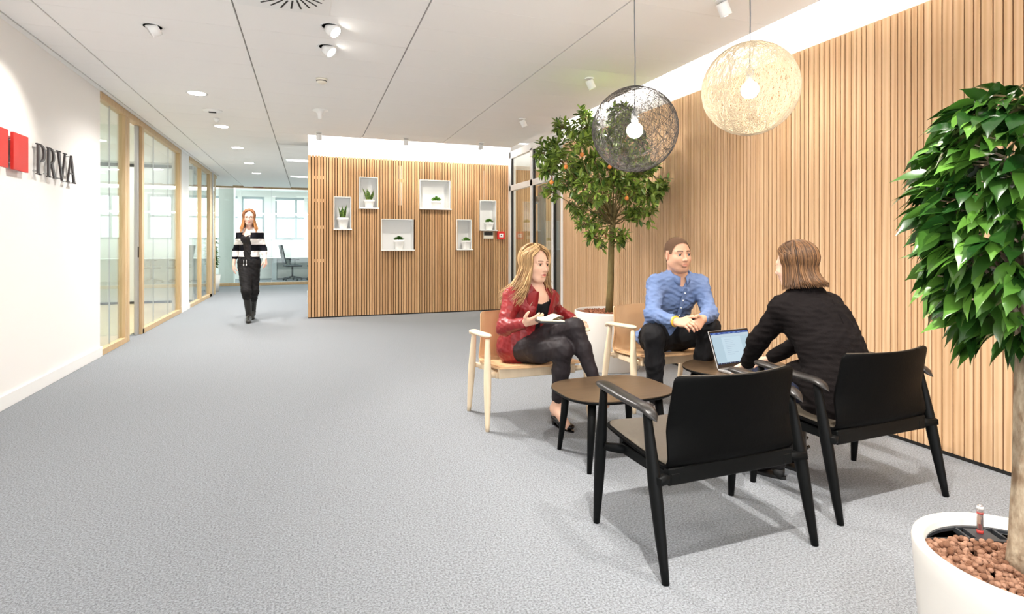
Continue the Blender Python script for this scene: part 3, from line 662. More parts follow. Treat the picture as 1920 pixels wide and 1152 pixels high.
# ============================================================ LAPTOP
def laptop():
    hl=at(1345.5,691.5,3.50); u=math.radians(90-63)-0  # width direction measured in the room
    ang=-YAW+math.radians(27)
    t=thing('laptop','open silver laptop showing a text document on the low table','laptop',(hl.x,hl.y,.393),ang)
    W,D=.362,.245; sil=mat('silver laptop shell',srgb(176,174,172),.35,.5,.6)
    b=MB(); b.rbox(0,W,-D,0,0,.016,.004); base=b.build('base',sil,t)
    b=MB()
    for r in range(5):
        for c_ in range(14): b.rbox(.025+c_*.0224,.025+c_*.0224+.0195,-.045-r*.021,-.045-r*.021+.018,.0155,.0175,.001)
    b.build('keyboard',mat('black keys',srgb(32,32,36),.5),base)
    b=MB(); b.rbox(.13,.232,-.228,-.165,.0155,.0166,.001); b.build('touchpad',mat('touchpad grey',srgb(150,150,150),.3),base)
    lid=MB(); Lx=Matrix.Translation((0,0,.016))@Matrix.Rotation(math.radians(-20),4,'X')
    lid.rbox(0,W,-.003,.005,0,.238,.003,0,Lx); lo=lid.build('lid',sil,t)
    b=MB(); b.box(.003,W-.003,-.0045,-.003,.003,.235,0,0,Lx); b.build('bezel',mat('black bezel',srgb(18,18,20),.25),lo)
    def em(n,c,s=.46): return mat(n,(0,0,0,1),.3,.3,emit=c,estr=s)
    b=MB(); x0,x1,z0,z1=.010,W-.010,.022,.224
    b.box(x0,x1,-.0052,-.0045,z0,z1,0,0,Lx)                       # window
    b.box(x0,x1,-.0056,-.0052,z1-.013,z1,1,0,Lx)                  # title bar
    b.box(x0,x1,-.0056,-.0052,z1-.030,z1-.014,2,0,Lx)             # ribbon
    b.box(x0+.085,x1-.085,-.0056,-.0052,z0+.011,z1-.034,3,0,Lx)   # page
    b.box(x0,x1,-.0056,-.0052,z0,z0+.008,4,0,Lx)                  # task bar
    rng=random.Random(3)
    for k in range(9): b.box(x0+.11,x0+.11+rng.uniform(.04,.11),-.0058,-.0056,z1-.05-k*.012,z1-.0485-k*.012,5,0,Lx)
    for k in range(7): b.box(x0+.02+k*.045,x0+.045+k*.045,-.0058,-.0056,z1-.009,z1-.005,6,0,Lx)
    for k in range(14): b.box(x0+.006+k*.02,x0+.013+k*.02,-.0058,-.0056,z0+.002,z0+.006,6 if k%2 else 1,0,Lx)
    b.build('screen',[em('screen grey blue',srgb(186,212,226)),em('screen blue bar',srgb(44,82,160)),em('screen ribbon',srgb(196,216,230)),em('screen page',srgb(202,226,240)),em('screen task bar',srgb(30,40,58)),em('screen text',srgb(150,170,190)),em('screen icon',srgb(140,170,220))],lo)
laptop()

# ============================================================ PENDANT LAMPS
def pendant(label,c,R,n,rt,mt,seed,mring,glow):
    t=thing('pendant_lamp',label,'pendant lamp',c,0,'large string sphere pendant lamps'); rng=random.Random(seed); b=MB()
    for k in range(n):
        ax=Vector((rng.gauss(0,1),rng.gauss(0,1),rng.gauss(0,.62))).normalized(); u=ax.orthogonal().normalized(); v=ax.cross(u)
        dlt=rng.uniform(-.5,.5)**3*1.6 if rng.random()<.6 else rng.uniform(-.7,.7); ph=rng.random()*6; am=rng.uniform(.0,.09); fr=rng.choice((2,3,4)); pts=[]
        for i in range(40):
            a=2*PI*i/40; dd=dlt+am*math.sin(fr*a+ph); q=(u*math.cos(a)+v*math.sin(a))*math.sqrt(max(0.05,1-dd*dd))+ax*dd
            q=q.normalized()*R*(1+.004*math.sin(5*a+ph)); 
            if q.z>R*.992: q.z=R*.992
            pts.append(q)
        b.tube(pts,rt*rng.uniform(.7,1.3),3,closed=True,caps=False)
    b.build('string_shade',mt,t,recalc=False)
    b=MB(); b.tube([(0.045*math.cos(a),.045*math.sin(a),R*.985) for a in [2*PI*i/32 for i in range(32)]],.003,6,closed=True,caps=False); cyl(b,(0,0,R*.975),.022,.012,20); b.build('top_ring',mring,t)
    b=MB(); b.tube([(0,0,.09),(0.003,0,.4),(-.002,0,.7),(0,0,T-c[2])],.0032,8); cyl(b,(0,0,T-c[2]-.025),.05,.025,24); b.build('cord',mat('grey cable',srgb(120,122,126),.5),t)
    b=MB(); b.lathe([(0,.12),(.012,.118),(.02,.1),(.021,.04),(.018,.035)],20); b.build('lamp_socket',M['alu'],t)
    b=MB(); b.sphere((0,0,-.005),.047,24); b.build('bulb',mat('glowing bulb',(1,1,1,1),.3,.3,emit=(1,.93,.82,1),estr=glow),t)
p1=at(1190,243,3.30); p2=at(1406,167,3.03)
pendant('pendant lamp of black string, hanging in front of the tree crown',tuple(p1),.252,190,.00065,mat('black resin string',srgb(52,46,42),.5),21,M['alu'],85)
pendant('pendant lamp of cream string, hanging in front of the slatted wall',tuple(p2),.250,250,.0010,mat('cream resin string',srgb(234,218,190),.5,.3),22,M['white_metal'],28)

# ============================================================ FAR OFFICE FURNITURE
def office():
    mesh=mat('dark office mesh',srgb(60,66,70),.6); metal=mat('steel base',srgb(90,94,98),.35,.5,.5)
    t=thing('desk','long white desk in the far office seen through the glass','desk',(-.15,20.2,0))
    b=MB(); b.rbox(-1.5,2.2,-.38,.38,.715,.74,.004); b.build('desk_top',M['white_metal'],t)
    for x in (-.92,.9): b=MB(); b.rbox(x-.07,x+.07,-.3,.3,0,.715,.004); b.build('leg',mat('grey steel leg',srgb(188,192,194),.4),t)
    b=MB(); b.rbox(-1.5,2.2,.36,.39,.3,.715,.003); b.build('modesty_panel',M['white_metal'],t)
    def chair(loc,rz,label):
        t=thing('office_chair',label,'office chair',loc,rz,'swivel chairs in the far office')
        b=MB(); b.rbox(-.25,.25,-.24,.26,.45,.51,.02); b.build('seat',mesh,t)
        b=MB(); Mx=Matrix.Translation((0,-.24,.55))@Matrix.Rotation(math.radians(12),4,'X'); b.rbox(-.23,.23,-.02,.02,0,.62,.018,0,Mx); b.build('backrest',mesh,t)
        b=MB(); b.tube([(0,0,.12),(0,0,.45)],.028,12); b.build('gas_lift',metal,t)
        b=MB()
        for k in range(5): a=2*PI*k/5+.3; b.tube([(0,0,.13),(.29*math.cos(a),.29*math.sin(a),.075)],[.028,.015],8)
        b.build('base',metal,t)
        for k in range(5): a=2*PI*k/5+.3; b=MB(); b.tube([(.29*math.cos(a)-.02,.29*math.sin(a),.03),(.29*math.cos(a)+.02,.29*math.sin(a),.03)],.03,12); b.build('caster',mesh,t)
        for sx in (-1,1): b=MB(); b.tube([(sx*.25,0,.48),(sx*.31,0,.5),(sx*.31,0,.68)],.015,8); b.rbox(sx*.31-.04,sx*.31+.04,-.12,.14,.68,.71,.008); b.build('armrest',mesh,t)
    chair((-.50,19.4,0),math.radians(-75),'dark mesh swivel chair in full view behind the office glass')
    chair((.24,19.4,0),math.radians(80),'dark mesh swivel chair half hidden by the slatted wall corner')
office()
# ============================================================ TREES IN PLANTERS
plw=mat('white planter',srgb(226,222,215),.42,.45); clay=node_tone if False else None
def node_clay(name,c1,c2):
    m=mat(name,(1,1,1,1),.9,.15,bump=(220,.3,(1,1,1))); nt=m.node_tree; a=nt.nodes.new('ShaderNodeAttribute'); a.attribute_name='tone'
    sx=nt.nodes.new('ShaderNodeSeparateXYZ'); nt.links.new(a.outputs['Vector'],sx.inputs[0]); rp=nt.nodes.new('ShaderNodeValToRGB'); rp.color_ramp.elements[0].color=c1; rp.color_ramp.elements[1].color=c2
    nt.links.new(sx.outputs[0],rp.inputs[0]); nt.links.new(rp.outputs[0],nt.nodes['Principled BSDF'].inputs['Base Color']); return m
def node_leaf(name,c1,c2,rough):
    m=node_clay(name,c1,c2); b=m.node_tree.nodes['Principled BSDF']; b.inputs['Roughness'].default_value=rough; b.inputs['Specular IOR Level'].default_value=.5
    for l in list(m.node_tree.links):
        if l.to_socket==b.inputs['Normal']: m.node_tree.links.remove(l)
    return m
def pebbles(b,rng,R,z,n,r0,r1,seg,keep=lambda x,y:True):
    for k in range(n):
        a=rng.uniform(0,2*PI); q=R*math.sqrt(rng.random()); x,y=q*math.cos(a),q*math.sin(a)
        if not keep(x,y): continue
        r=rng.uniform(r0,r1); b.sphere((x,y,z+rng.uniform(-.5,.5)*r),(r,r*rng.uniform(.8,1),r*rng.uniform(.75,.95)),seg,0,rng.random())
def citrus():
    cx,cy=2.74,4.74; t=thing('potted_citrus_tree','citrus tree with small orange fruits in a white round planter by the slatted wall','potted tree',(cx,cy,0))
    b=MB(); b.lathe([(0,0),(.285,0),(.292,.01),(.325,.40),(.333,.535),(.33,.552),(.322,.555),(.312,.548),(.308,.50),(0,.50)],72); b.build('planter',plw,t)
    rng=random.Random(12); b=MB(); b.lathe([(0,.525),(.308,.525)],40); pebbles(b,rng,.30,.53,1000,.008,.013,6); o=b.build('clay_pebbles',node_clay('brown clay pebbles',srgb(112,66,46),srgb(176,120,92)),t,tone=True); o['kind']='stuff'
    L0=Vector((cx,cy,0)); bark=mat('olive brown bark',srgb(104,92,58),.85,.2,bump=(60,.4,(1,1,.3)),var=(20,srgb(134,118,78),(1,1,.4)))
    top=at(1150,400,5.42)-L0; base=Vector((0.0,0,.52)); b=MB()
    b.tube([base,base.lerp(top,.3)+Vector((.004,0,0)),base.lerp(top,.65)+Vector((-.006,0,0)),top],[.037,.031,.029,.027],12); 
    cl=[(1055,240),(1098,238),(1019,288),(1049,276),(1082,272),(1029,322),(1055,306),(1088,312),(1115,298),(1037,362),(1065,345),(1098,350),(1125,335),(1080,388),(1102,375),(1138,319),(1171,335),(1204,325),(1148,246),(1171,236),(1197,268),(1171,286),(1148,275),(1222,322),(1237,362),(1248,354),(1214,366),(1191,356),(1171,368),(1184,402),(1212,400),(1138,388),(1125,405),(1097,421),(1117,444),(1156,444),(1166,210),(1100,222),(1130,262),(1115,262),(1150,350),(1120,365),(1190,300),(1045,300),(1075,330),(1160,312)]
    mid=(1132,330); tips=[]; f=MB(); tw=MB()
    for (px,py) in cl:
        rr=min(1,math.hypot(px-mid[0],(py-mid[1])*.9)/125); dd=rng.uniform(-1,1)*.5*math.sqrt(1-rr*rr*.95); c=at(px,py,5.40+dd)-L0
        if c.x+cx>3.27: c.x=3.27-cx
        st=base.lerp(top,rng.uniform(.86,1.0)); 
        m1=st.lerp(c,.5)+Vector((rng.uniform(-.04,.04),rng.uniform(-.04,.04),-.03)); b.tube([st,m1,c],[.007,.0045,.0025],6)
        for k in range(rng.randint(12,15)):     # twigs with rosettes of leaves
            d=Vector((rng.gauss(0,1),rng.gauss(0,1),rng.gauss(.25,.8))).normalized(); p2=c+d*rng.uniform(.05,.14); tw.tube([c,c.lerp(p2,.5)+Vector((0,0,.008)),p2],[.0026,.002,.0013],4)
            for q in range(rng.randint(8,11)):
                s_=rng.uniform(.35,1.05); p=c.lerp(p2,min(s_,1)); a=rng.uniform(0,2*PI); o1=d.orthogonal().normalized(); o2=d.cross(o1); ld=(d*rng.uniform(.2,.9)+(o1*math.cos(a)+o2*math.sin(a))*.9+Vector((0,0,.1))).normalized()
                blade(f,p,ld,rng.uniform(.055,.09),.0135,(0,0,-.35),rng.uniform(-.6,.6),5,.35,0,None,rng.random())
    for v_i,v_ in enumerate(f.v):
        if v_[0]+cx>3.375: f.v[v_i]=(3.375-cx,v_[1],v_[2])
    b.add(tw.v,tw.f,0,0,True); b.build('trunk',bark,t)
    o=f.build('foliage',node_leaf('citrus leaf',srgb(52,84,28),srgb(148,172,72),.36),t,tone=True,recalc=False); o['kind']='stuff'
    fr=mat('small orange fruit',srgb(216,130,60),.4,.4,bump=(300,.1,(1,1,1)))
    for (px,py) in ((1061,313),(1034,342),(1143,313),(1091,290),(1175,372)):
        q=at(px,py,5.02)-L0; b=MB(); b.sphere(q,(.019,.019,.021),12); b.tube([q+Vector((0,0,.02)),q+Vector((.01,.02,.05))],.0015,5); b.build('fruit',fr,t)
    b=MB(); q=at(1136,436,5.30)-L0; b.rbox(q.x-.008,q.x+.008,q.y-.001,q.y+.001,q.z-.07,q.z+.02,.0005); b.build('plant_tag',mat('brown plant tag',srgb(150,96,56),.6),t)
citrus()
def ficus():
    cx,cy=1.715,.868; t=thing('potted_ficus','large leafed weeping fig in a white round planter with a water gauge','potted tree',(cx,cy,0))
    RZ=.405; R=.245
    b=MB(); b.lathe([(0,0),(R*.80,0),(R*.84,.012),(R*.93,.15),(R*.985,RZ-.06),(R,RZ-.012),(R*.99,RZ-.003),(R*.97,RZ),(R*.905,RZ-.002),(R*.875,RZ-.012),(R*.86,RZ-.06),(0,RZ-.06)],96); b.build('planter',plw,t)
    rng=random.Random(31); b=MB(); b.lathe([(0,RZ-.04),(R*.865,RZ-.04)],48)
    gx,gy=(1.79-cx,1.022-cy)
    keep=lambda x,y: math.hypot(x,y)>.045 and not ((x*gx+y*gy)/math.hypot(gx,gy)>.128)
    pebbles(b,rng,R*.85,RZ-.034,1500,.0062,.0105,10,keep); pebbles(b,rng,R*.80,RZ-.024,260,.007,.0105,10,keep)
    o=b.build('clay_pebbles',node_clay('terracotta clay pebbles',srgb(116,80,60),srgb(176,136,112)),t,tone=True); o['kind']='stuff'
    # water reservoir insert with its gauge
    dk=mat('anthracite plastic',srgb(52,54,58),.45,.4); ang=math.atan2(gy,gx); Mx=Matrix.Rotation(ang,4,'Z'); b=MB(); n=20; vs=[];
    ro=R*.86; arcp=[(ro*math.cos(a),ro*math.sin(a)) for a in [-.92+1.84*i/n for i in range(n+1)]]; inn=[(max(.120,0),ro*math.sin(-.92)*(1-2*i/n)*-1*-1) for i in range(n+1)]
    ch=[(.126,y) for _,y in arcp]
    for i in range(n):   # flat crescent rim and floor
        for (z0,z1,k0,k1) in ((RZ-.034,RZ-.026,0,.14),(RZ-.034,RZ-.026,.86,1),(RZ-.05,RZ-.046,0,1)):
            P=lambda j,k:(ch[j][0]+(arcp[j][0]-ch[j][0])*k,ch[j][1]); b.prism([P(i,k0),P(i+1,k0),P(i+1,k1),P(i,k1)],z0,z1,0,Mx)
    for y in (-.05,.05): b.box(.126,.2,y-.003,y+.003,RZ-.05,RZ-.026,0,0,Mx)
    b.box(.135,.195,-.03,.03,RZ-.05,RZ-.027,0,0,Mx); ins=b.build('water_reservoir',dk,t)
    g=mat('clear gauge tube',srgb(226,214,212),.1,.5); g.node_tree.nodes['Principled BSDF'].inputs['Transmission Weight'].default_value=.75
    b=MB(); b.lathe([(0,0),(.0075,0),(.0075,.075),(.006,.081),(0,.082)],18); o=b.build('water_gauge',g,t); o.location=(gx,gy,RZ-.03)
    b=MB(); b.lathe([(0,0.070),(.0079,.070),(.0079,.078),(0,.0835)],18); b.build('gauge_cap',M['white_metal'],o); b=MB(); b.lathe([(.0077,.058),(.0079,.058),(.0079,.062),(.0077,.062)],18); b.lathe([(0,.0),(.0025,.0),(.0025,.03),(0,.03)],8); b.lathe([(0,.0),(.0079,.0),(.0079,.012),(0,.012)],18); b.build('gauge_float',mat('red gauge float',srgb(190,60,52),.4),o)
    bark=mat('pale spotted bark',srgb(188,172,148),.9,.15,bump=(70,.7,(1,1,.5)),var=(38,srgb(128,106,84),(1,1,.5)))
    b=MB(); b.tube([(.0,0,RZ-.06),(.002,0,RZ+.02),(.006,.0,.62),(.012,.004,.85),(.018,.0,1.05),(.0,-.01,1.3)],[.052,.044,.037,.033,.030,.02],16)
    bb=b
    for k in range(60):
        z=rng.uniform(1.0,1.45); a=rng.uniform(0,2*PI); p0=Vector((.01,0,z-.12)); p2=Vector((.19*math.cos(a),.19*math.sin(a),z+.03)); bb.tube([p0,p0.lerp(p2,.5)+Vector((0,0,.05)),p2],[.007,.004,.002],6)
    bb.build('trunk',bark,t)
    f=MB(); shp=lambda t_: (math.sin(PI*min(1,t_*1.12)**.8)**.85 if t_<.78 else max(.02,math.sin(PI*min(1,.78*1.12)**.8)**.85*(1-(t_-.78)/.22)**1.6))
    for k in range(1500):
        z=rng.uniform(-1,1); a=rng.uniform(0,2*PI); q=rng.uniform(.62,1)**.6; hz=math.sqrt(max(.0,1-abs(z)**4))*(1+.10*math.sin(3*a+z*5)+.06*math.sin(7*a+2))
        if z<-.72 and rng.random()<.35: continue
        p=Vector((.180*q*hz*math.cos(a),.205*q*hz*math.sin(a),1.27+.315*z+.02*math.sin(5*a)))
        d=Vector((math.cos(a)*.9,math.sin(a)*.9,rng.uniform(-.75,.35)+.35*z)).normalized(); d=(d+Vector((rng.gauss(0,.35),rng.gauss(0,.35),0))).normalized()
        L=rng.uniform(.068,.112); blade(f,p,d,L,L*.235,(0,0,-rng.uniform(.5,1.5)),rng.uniform(-1.0,1.0),7,.22,0,shp,rng.random()**1.5)
    o=f.build('foliage',node_leaf('glossy fig leaf',srgb(30,68,24),srgb(104,154,58),.24),t,tone=True,recalc=False); o['kind']='stuff'
ficus()
def bushy(loc,label):
    t=thing('potted_plant',label,'potted plant',loc); rng=random.Random(77)
    b=MB(); b.lathe([(0,0),(.15,0),(.19,.42),(.17,.42),(.165,.39),(0,.39)],32); b.build('pot',plw,t)
    b=MB(); f=MB()
    for k in range(26):
        a=rng.uniform(0,2*PI); h=rng.uniform(.7,1.45); r=rng.uniform(.05,.17); p=Vector((r*math.cos(a),r*math.sin(a),h)); b.tube([(0.02*math.cos(a),.02*math.sin(a),.38),p*.6+Vector((0,0,.15)),p],[.008,.006,.003],5)
        for q in range(38): c=p.lerp(Vector((0,0,.5)),rng.random()*.6); a2=rng.uniform(0,2*PI); blade(f,c,(math.cos(a2),math.sin(a2),rng.uniform(-.2,.6)),rng.uniform(.07,.12),.016,(0,0,-.5),rng.uniform(-1,1),4,.3,0,None,rng.random())
    b.build('stem',mat('plant stem',srgb(90,96,56),.8),t); o=f.build('foliage',node_leaf('shrub leaf',srgb(60,98,46),srgb(130,160,90),.5),t,tone=True,recalc=False); o['kind']='stuff'
bushy((-2.27,15.6,0),'leafy green floor plant behind the far glass front of the corridor')
# ============================================================ VOLUME MODELLING (smooth unions turned into one surface)
V=lambda *a: np.array(a,dtype=np.float64)
def nrm(v): v=np.array(v,dtype=np.float64); return v/np.linalg.norm(v)
class Vol:
    def __init__(s,lo,hi,h):
        s.lo=np.array(lo,float); s.h=h; s.n=np.maximum(4,np.ceil((np.array(hi)-s.lo)/h).astype(int)+1)
        s.ax=[s.lo[i]+h*np.arange(s.n[i]) for i in range(3)]; s.F=np.full(tuple(s.n),1.0,dtype=np.float32)
    def _grid(s,lo,hi):
        a=[max(0,int(math.floor((lo[i]-s.lo[i])/s.h))) for i in range(3)]; b=[min(int(s.n[i]),int(math.ceil((hi[i]-s.lo[i])/s.h))+1) for i in range(3)]
        if any(b[i]<=a[i] for i in range(3)): return None
        sl=tuple(slice(a[i],b[i]) for i in range(3))
        X,Y,Z=np.meshgrid(s.ax[0][sl[0]],s.ax[1][sl[1]],s.ax[2][sl[2]],indexing='ij')
        return sl,X,Y,Z
    def _mix(s,sl,d,k,sub):
        a=s.F[sl]; d=d.astype(np.float32)
        if sub: h=np.clip(.5-.5*(a+d)/k,0,1); s.F[sl]=a*(1-h)+(-d)*h+k*h*(1-h)
        else: h=np.clip(.5+.5*(a-d)/k,0,1); s.F[sl]=a*(1-h)+d*h-k*h*(1-h)
    def ell(s,c,r,R=None,k=.02,sub=False):
        c=np.array(c,float); r=np.array(r if hasattr(r,'__len__') else (r,)*3,float); m=r.max()+k+3*s.h
        g=s._grid(c-m,c+m)
        if g is None: return
        sl,X,Y,Z=g; P=np.stack((X-c[0],Y-c[1],Z-c[2]),-1)
        if R is not None: P=P@np.array(R)
        q=P/r; k0=np.linalg.norm(q,axis=-1); k1=np.linalg.norm(q/r,axis=-1)+1e-9
        s._mix(sl,np.where(k0<1e-4,-r.min(),k0*(k0-1)/k1),k,sub)
    def cone(s,a,b,ra,rb,k=.02,sub=False,side=None,fl=1.0,fl2=None):
        """tapered limb from a to b; across `side` its radius is ra..rb, the other way fl times that"""
        a=np.array(a,float); b=np.array(b,float); fl2=fl if fl2 is None else fl2; m=max(ra,rb)*max(1,fl,fl2)+k+3*s.h
        g=s._grid(np.minimum(a,b)-m,np.maximum(a,b)+m)
        if g is None: return
        sl,X,Y,Z=g; P=np.stack((X-a[0],Y-a[1],Z-a[2]),-1); ba=b-a; L2=ba@ba
        t=np.clip((P@ba)/L2,0,1); O=P-t[...,None]*ba; r=ra+(rb-ra)*t
        if side is None: d=np.linalg.norm(O,axis=-1)-r
        else:
            u=nrm(ba); sd=np.array(side,float); sd=nrm(sd-u*(sd@u)); nn=np.cross(u,sd); f=fl+(fl2-fl)*t
            os,on,ou=O@sd,O@nn,O@u; mf=np.minimum(1,f)
            q=np.sqrt((os/r)**2+(on/(r*f))**2+(ou/(r*mf))**2); d=(q-1)*r*mf
        s._mix(sl,d,k,sub)
    def chain(s,pts,rs,k=.02,**kw):
        for i in range(len(pts)-1): s.cone(pts[i],pts[i+1],rs[i],rs[i+1],k,**kw)
    def mesh(s):
        F=s.F; S=F<0; n=s.n
        c=np.zeros(tuple(n-1),dtype=np.int8)
        for i in (0,1):
            for j in (0,1):
                for k in (0,1): c+=S[i:n[0]-1+i,j:n[1]-1+j,k:n[2]-1+k]
        I,J,K=np.nonzero((c>0)&(c<8)); idx=-np.ones(tuple(n-1),dtype=np.int64); idx[I,J,K]=np.arange(len(I))
        acc=np.zeros((len(I),3)); cnt=np.zeros(len(I))
        cor=[(i,j,k) for i in (0,1) for j in (0,1) for k in (0,1)]
        for a in cor:
            for axis in range(3):
                if a[axis]==1: continue
                b=list(a); b[axis]=1
                fa=F[I+a[0],J+a[1],K+a[2]]; fb=F[I+b[0],J+b[1],K+b[2]]; m=(fa<0)!=(fb<0)
                t=np.where(m,fa/(fa-fb+1e-12),0); p=np.array(a,float)[None,:].repeat(len(I),0); p[:,axis]+=t
                acc[m]+=p[m]; cnt[m]+=1
        v=acc/cnt[:,None]+np.stack((I,J,K),1); v=v*s.h+s.lo
        fs=[]
        for axis in range(3):
            o1,o2=(axis+1)%3,(axis+2)%3; sa=[slice(None)]*3; sb=[slice(None)]*3; sa[axis]=slice(0,-1); sb[axis]=slice(1,None)
            A,B=S[tuple(sa)],S[tuple(sb)]; E=np.argwhere(A!=B)
            E=E[(E[:,o1]>0)&(E[:,o2]>0)&(E[:,o1]<n[o1]-1)&(E[:,o2]<n[o2]-1)]
            if not len(E): continue
            def ci(d1,d2): q=E.copy(); q[:,o1]-=d1; q[:,o2]-=d2; return idx[q[:,0],q[:,1],q[:,2]]
            Q=np.stack((ci(1,1),ci(0,1),ci(0,0),ci(1,0)),1); fl=~A[E[:,0],E[:,1],E[:,2]]
            Q[fl]=Q[fl][:,::-1]; fs.append(Q)
        f=np.concatenate(fs); f=f[(f>=0).all(1)]
        return v,f
def smooth_v(v,f,it=2,lam=.5):
    for _ in range(it):
        a=np.zeros_like(v); c=np.zeros(len(v))
        for i in range(4):
            j=(i+1)%4; np.add.at(a,f[:,i],v[f[:,j]]); np.add.at(a,f[:,j],v[f[:,i]]); np.add.at(c,f[:,i],1); np.add.at(c,f[:,j],1)
        v=v+lam*(a/np.maximum(c,1)[:,None]-v)
    return v
def vnorm(v,f):
    n=np.cross(v[f[:,2]]-v[f[:,0]],v[f[:,3]]-v[f[:,1]]); a=np.zeros_like(v)
    for i in range(4): np.add.at(a,f[:,i],n)
    return a/(np.linalg.norm(a,axis=1)[:,None]+1e-12)
def folds(v,f,amp,freq,seed,stretch=(1,1,1)):
    """cloth creases"""
    rng=np.random.RandomState(seed); n=vnorm(v,f); p=v*np.array(stretch); q=np.zeros(len(v))
    for i in range(6):
        k=rng.normal(size=3); k=k/np.linalg.norm(k)*freq*(1+.35*i); k2=rng.normal(size=3)*freq*.45
        q+=(1-2*np.abs(np.sin(p@k+rng.rand()*6+1.6*np.sin(p@k2+rng.rand()*6))))/(1+.5*i)
    return v+n*(q*amp*.4)[:,None]
def join(parts):
    V_=[];F_=[];b=0;C_=[]
    for p in parts:
        V_.append(p[0]); F_.append(p[1]+b); b+=len(p[0]); C_.append(p[2] if len(p)>2 else np.tile(np.array([0,0,0,0.]),(len(p[0]),1)))
    return np.concatenate(V_),np.concatenate(F_),np.concatenate(C_)
def wloc(o):
    L=Vector((0,0,0))
    while o is not None: L=L+o.location; o=o.parent
    return L
def npmesh(name,v,f,mats,parent,col=None,mi=None):
    v=np.asarray(v)-np.array(wloc(parent))[None,:]
    me=bpy.data.meshes.new(name); me.vertices.add(len(v)); me.vertices.foreach_set('co',v.astype(np.float32).ravel())
    k=f.shape[1]; me.loops.add(len(f)*k); me.loops.foreach_set('vertex_index',f.astype(np.int32).ravel())
    me.polygons.add(len(f)); me.polygons.foreach_set('loop_start',np.arange(0,len(f)*k,k,dtype=np.int32)); 
    me.update(calc_edges=True); me.polygons.foreach_set('use_smooth',[True]*len(f))
    for m in (mats if isinstance(mats,(list,tuple)) else [mats]): me.materials.append(m)
    if mi is not None: me.polygons.foreach_set('material_index',np.asarray(mi,dtype=np.int32))
    if col is not None:
        a=me.color_attributes.new('tone','FLOAT_COLOR','POINT'); a.data.foreach_set('color',col.astype(np.float32).ravel())
    me.validate(); o=bpy.data.objects.new(name,me); C.objects.link(o)
    if parent is not None: o.parent=parent
    return o
def wmb(b,name,m,parent,**k):   # MB built in room coordinates, parented
    L=wloc(parent); b.v=[tuple(Vector(q)-L) for q in b.v]; return b.build(name,m,parent,**k)
def node_tone(name,rough=.5,spec=.4,sub=0.,bump=None):
    m=mat(name,(1,1,1,1),rough,spec,sub=sub,bump=bump); nt=m.node_tree; a=nt.nodes.new('ShaderNodeAttribute'); a.attribute_name='tone'
    nt.links.new(a.outputs['Color'],nt.nodes['Principled BSDF'].inputs['Base Color']); return m
skin_m=node_tone('skin',.5,.35,.08)

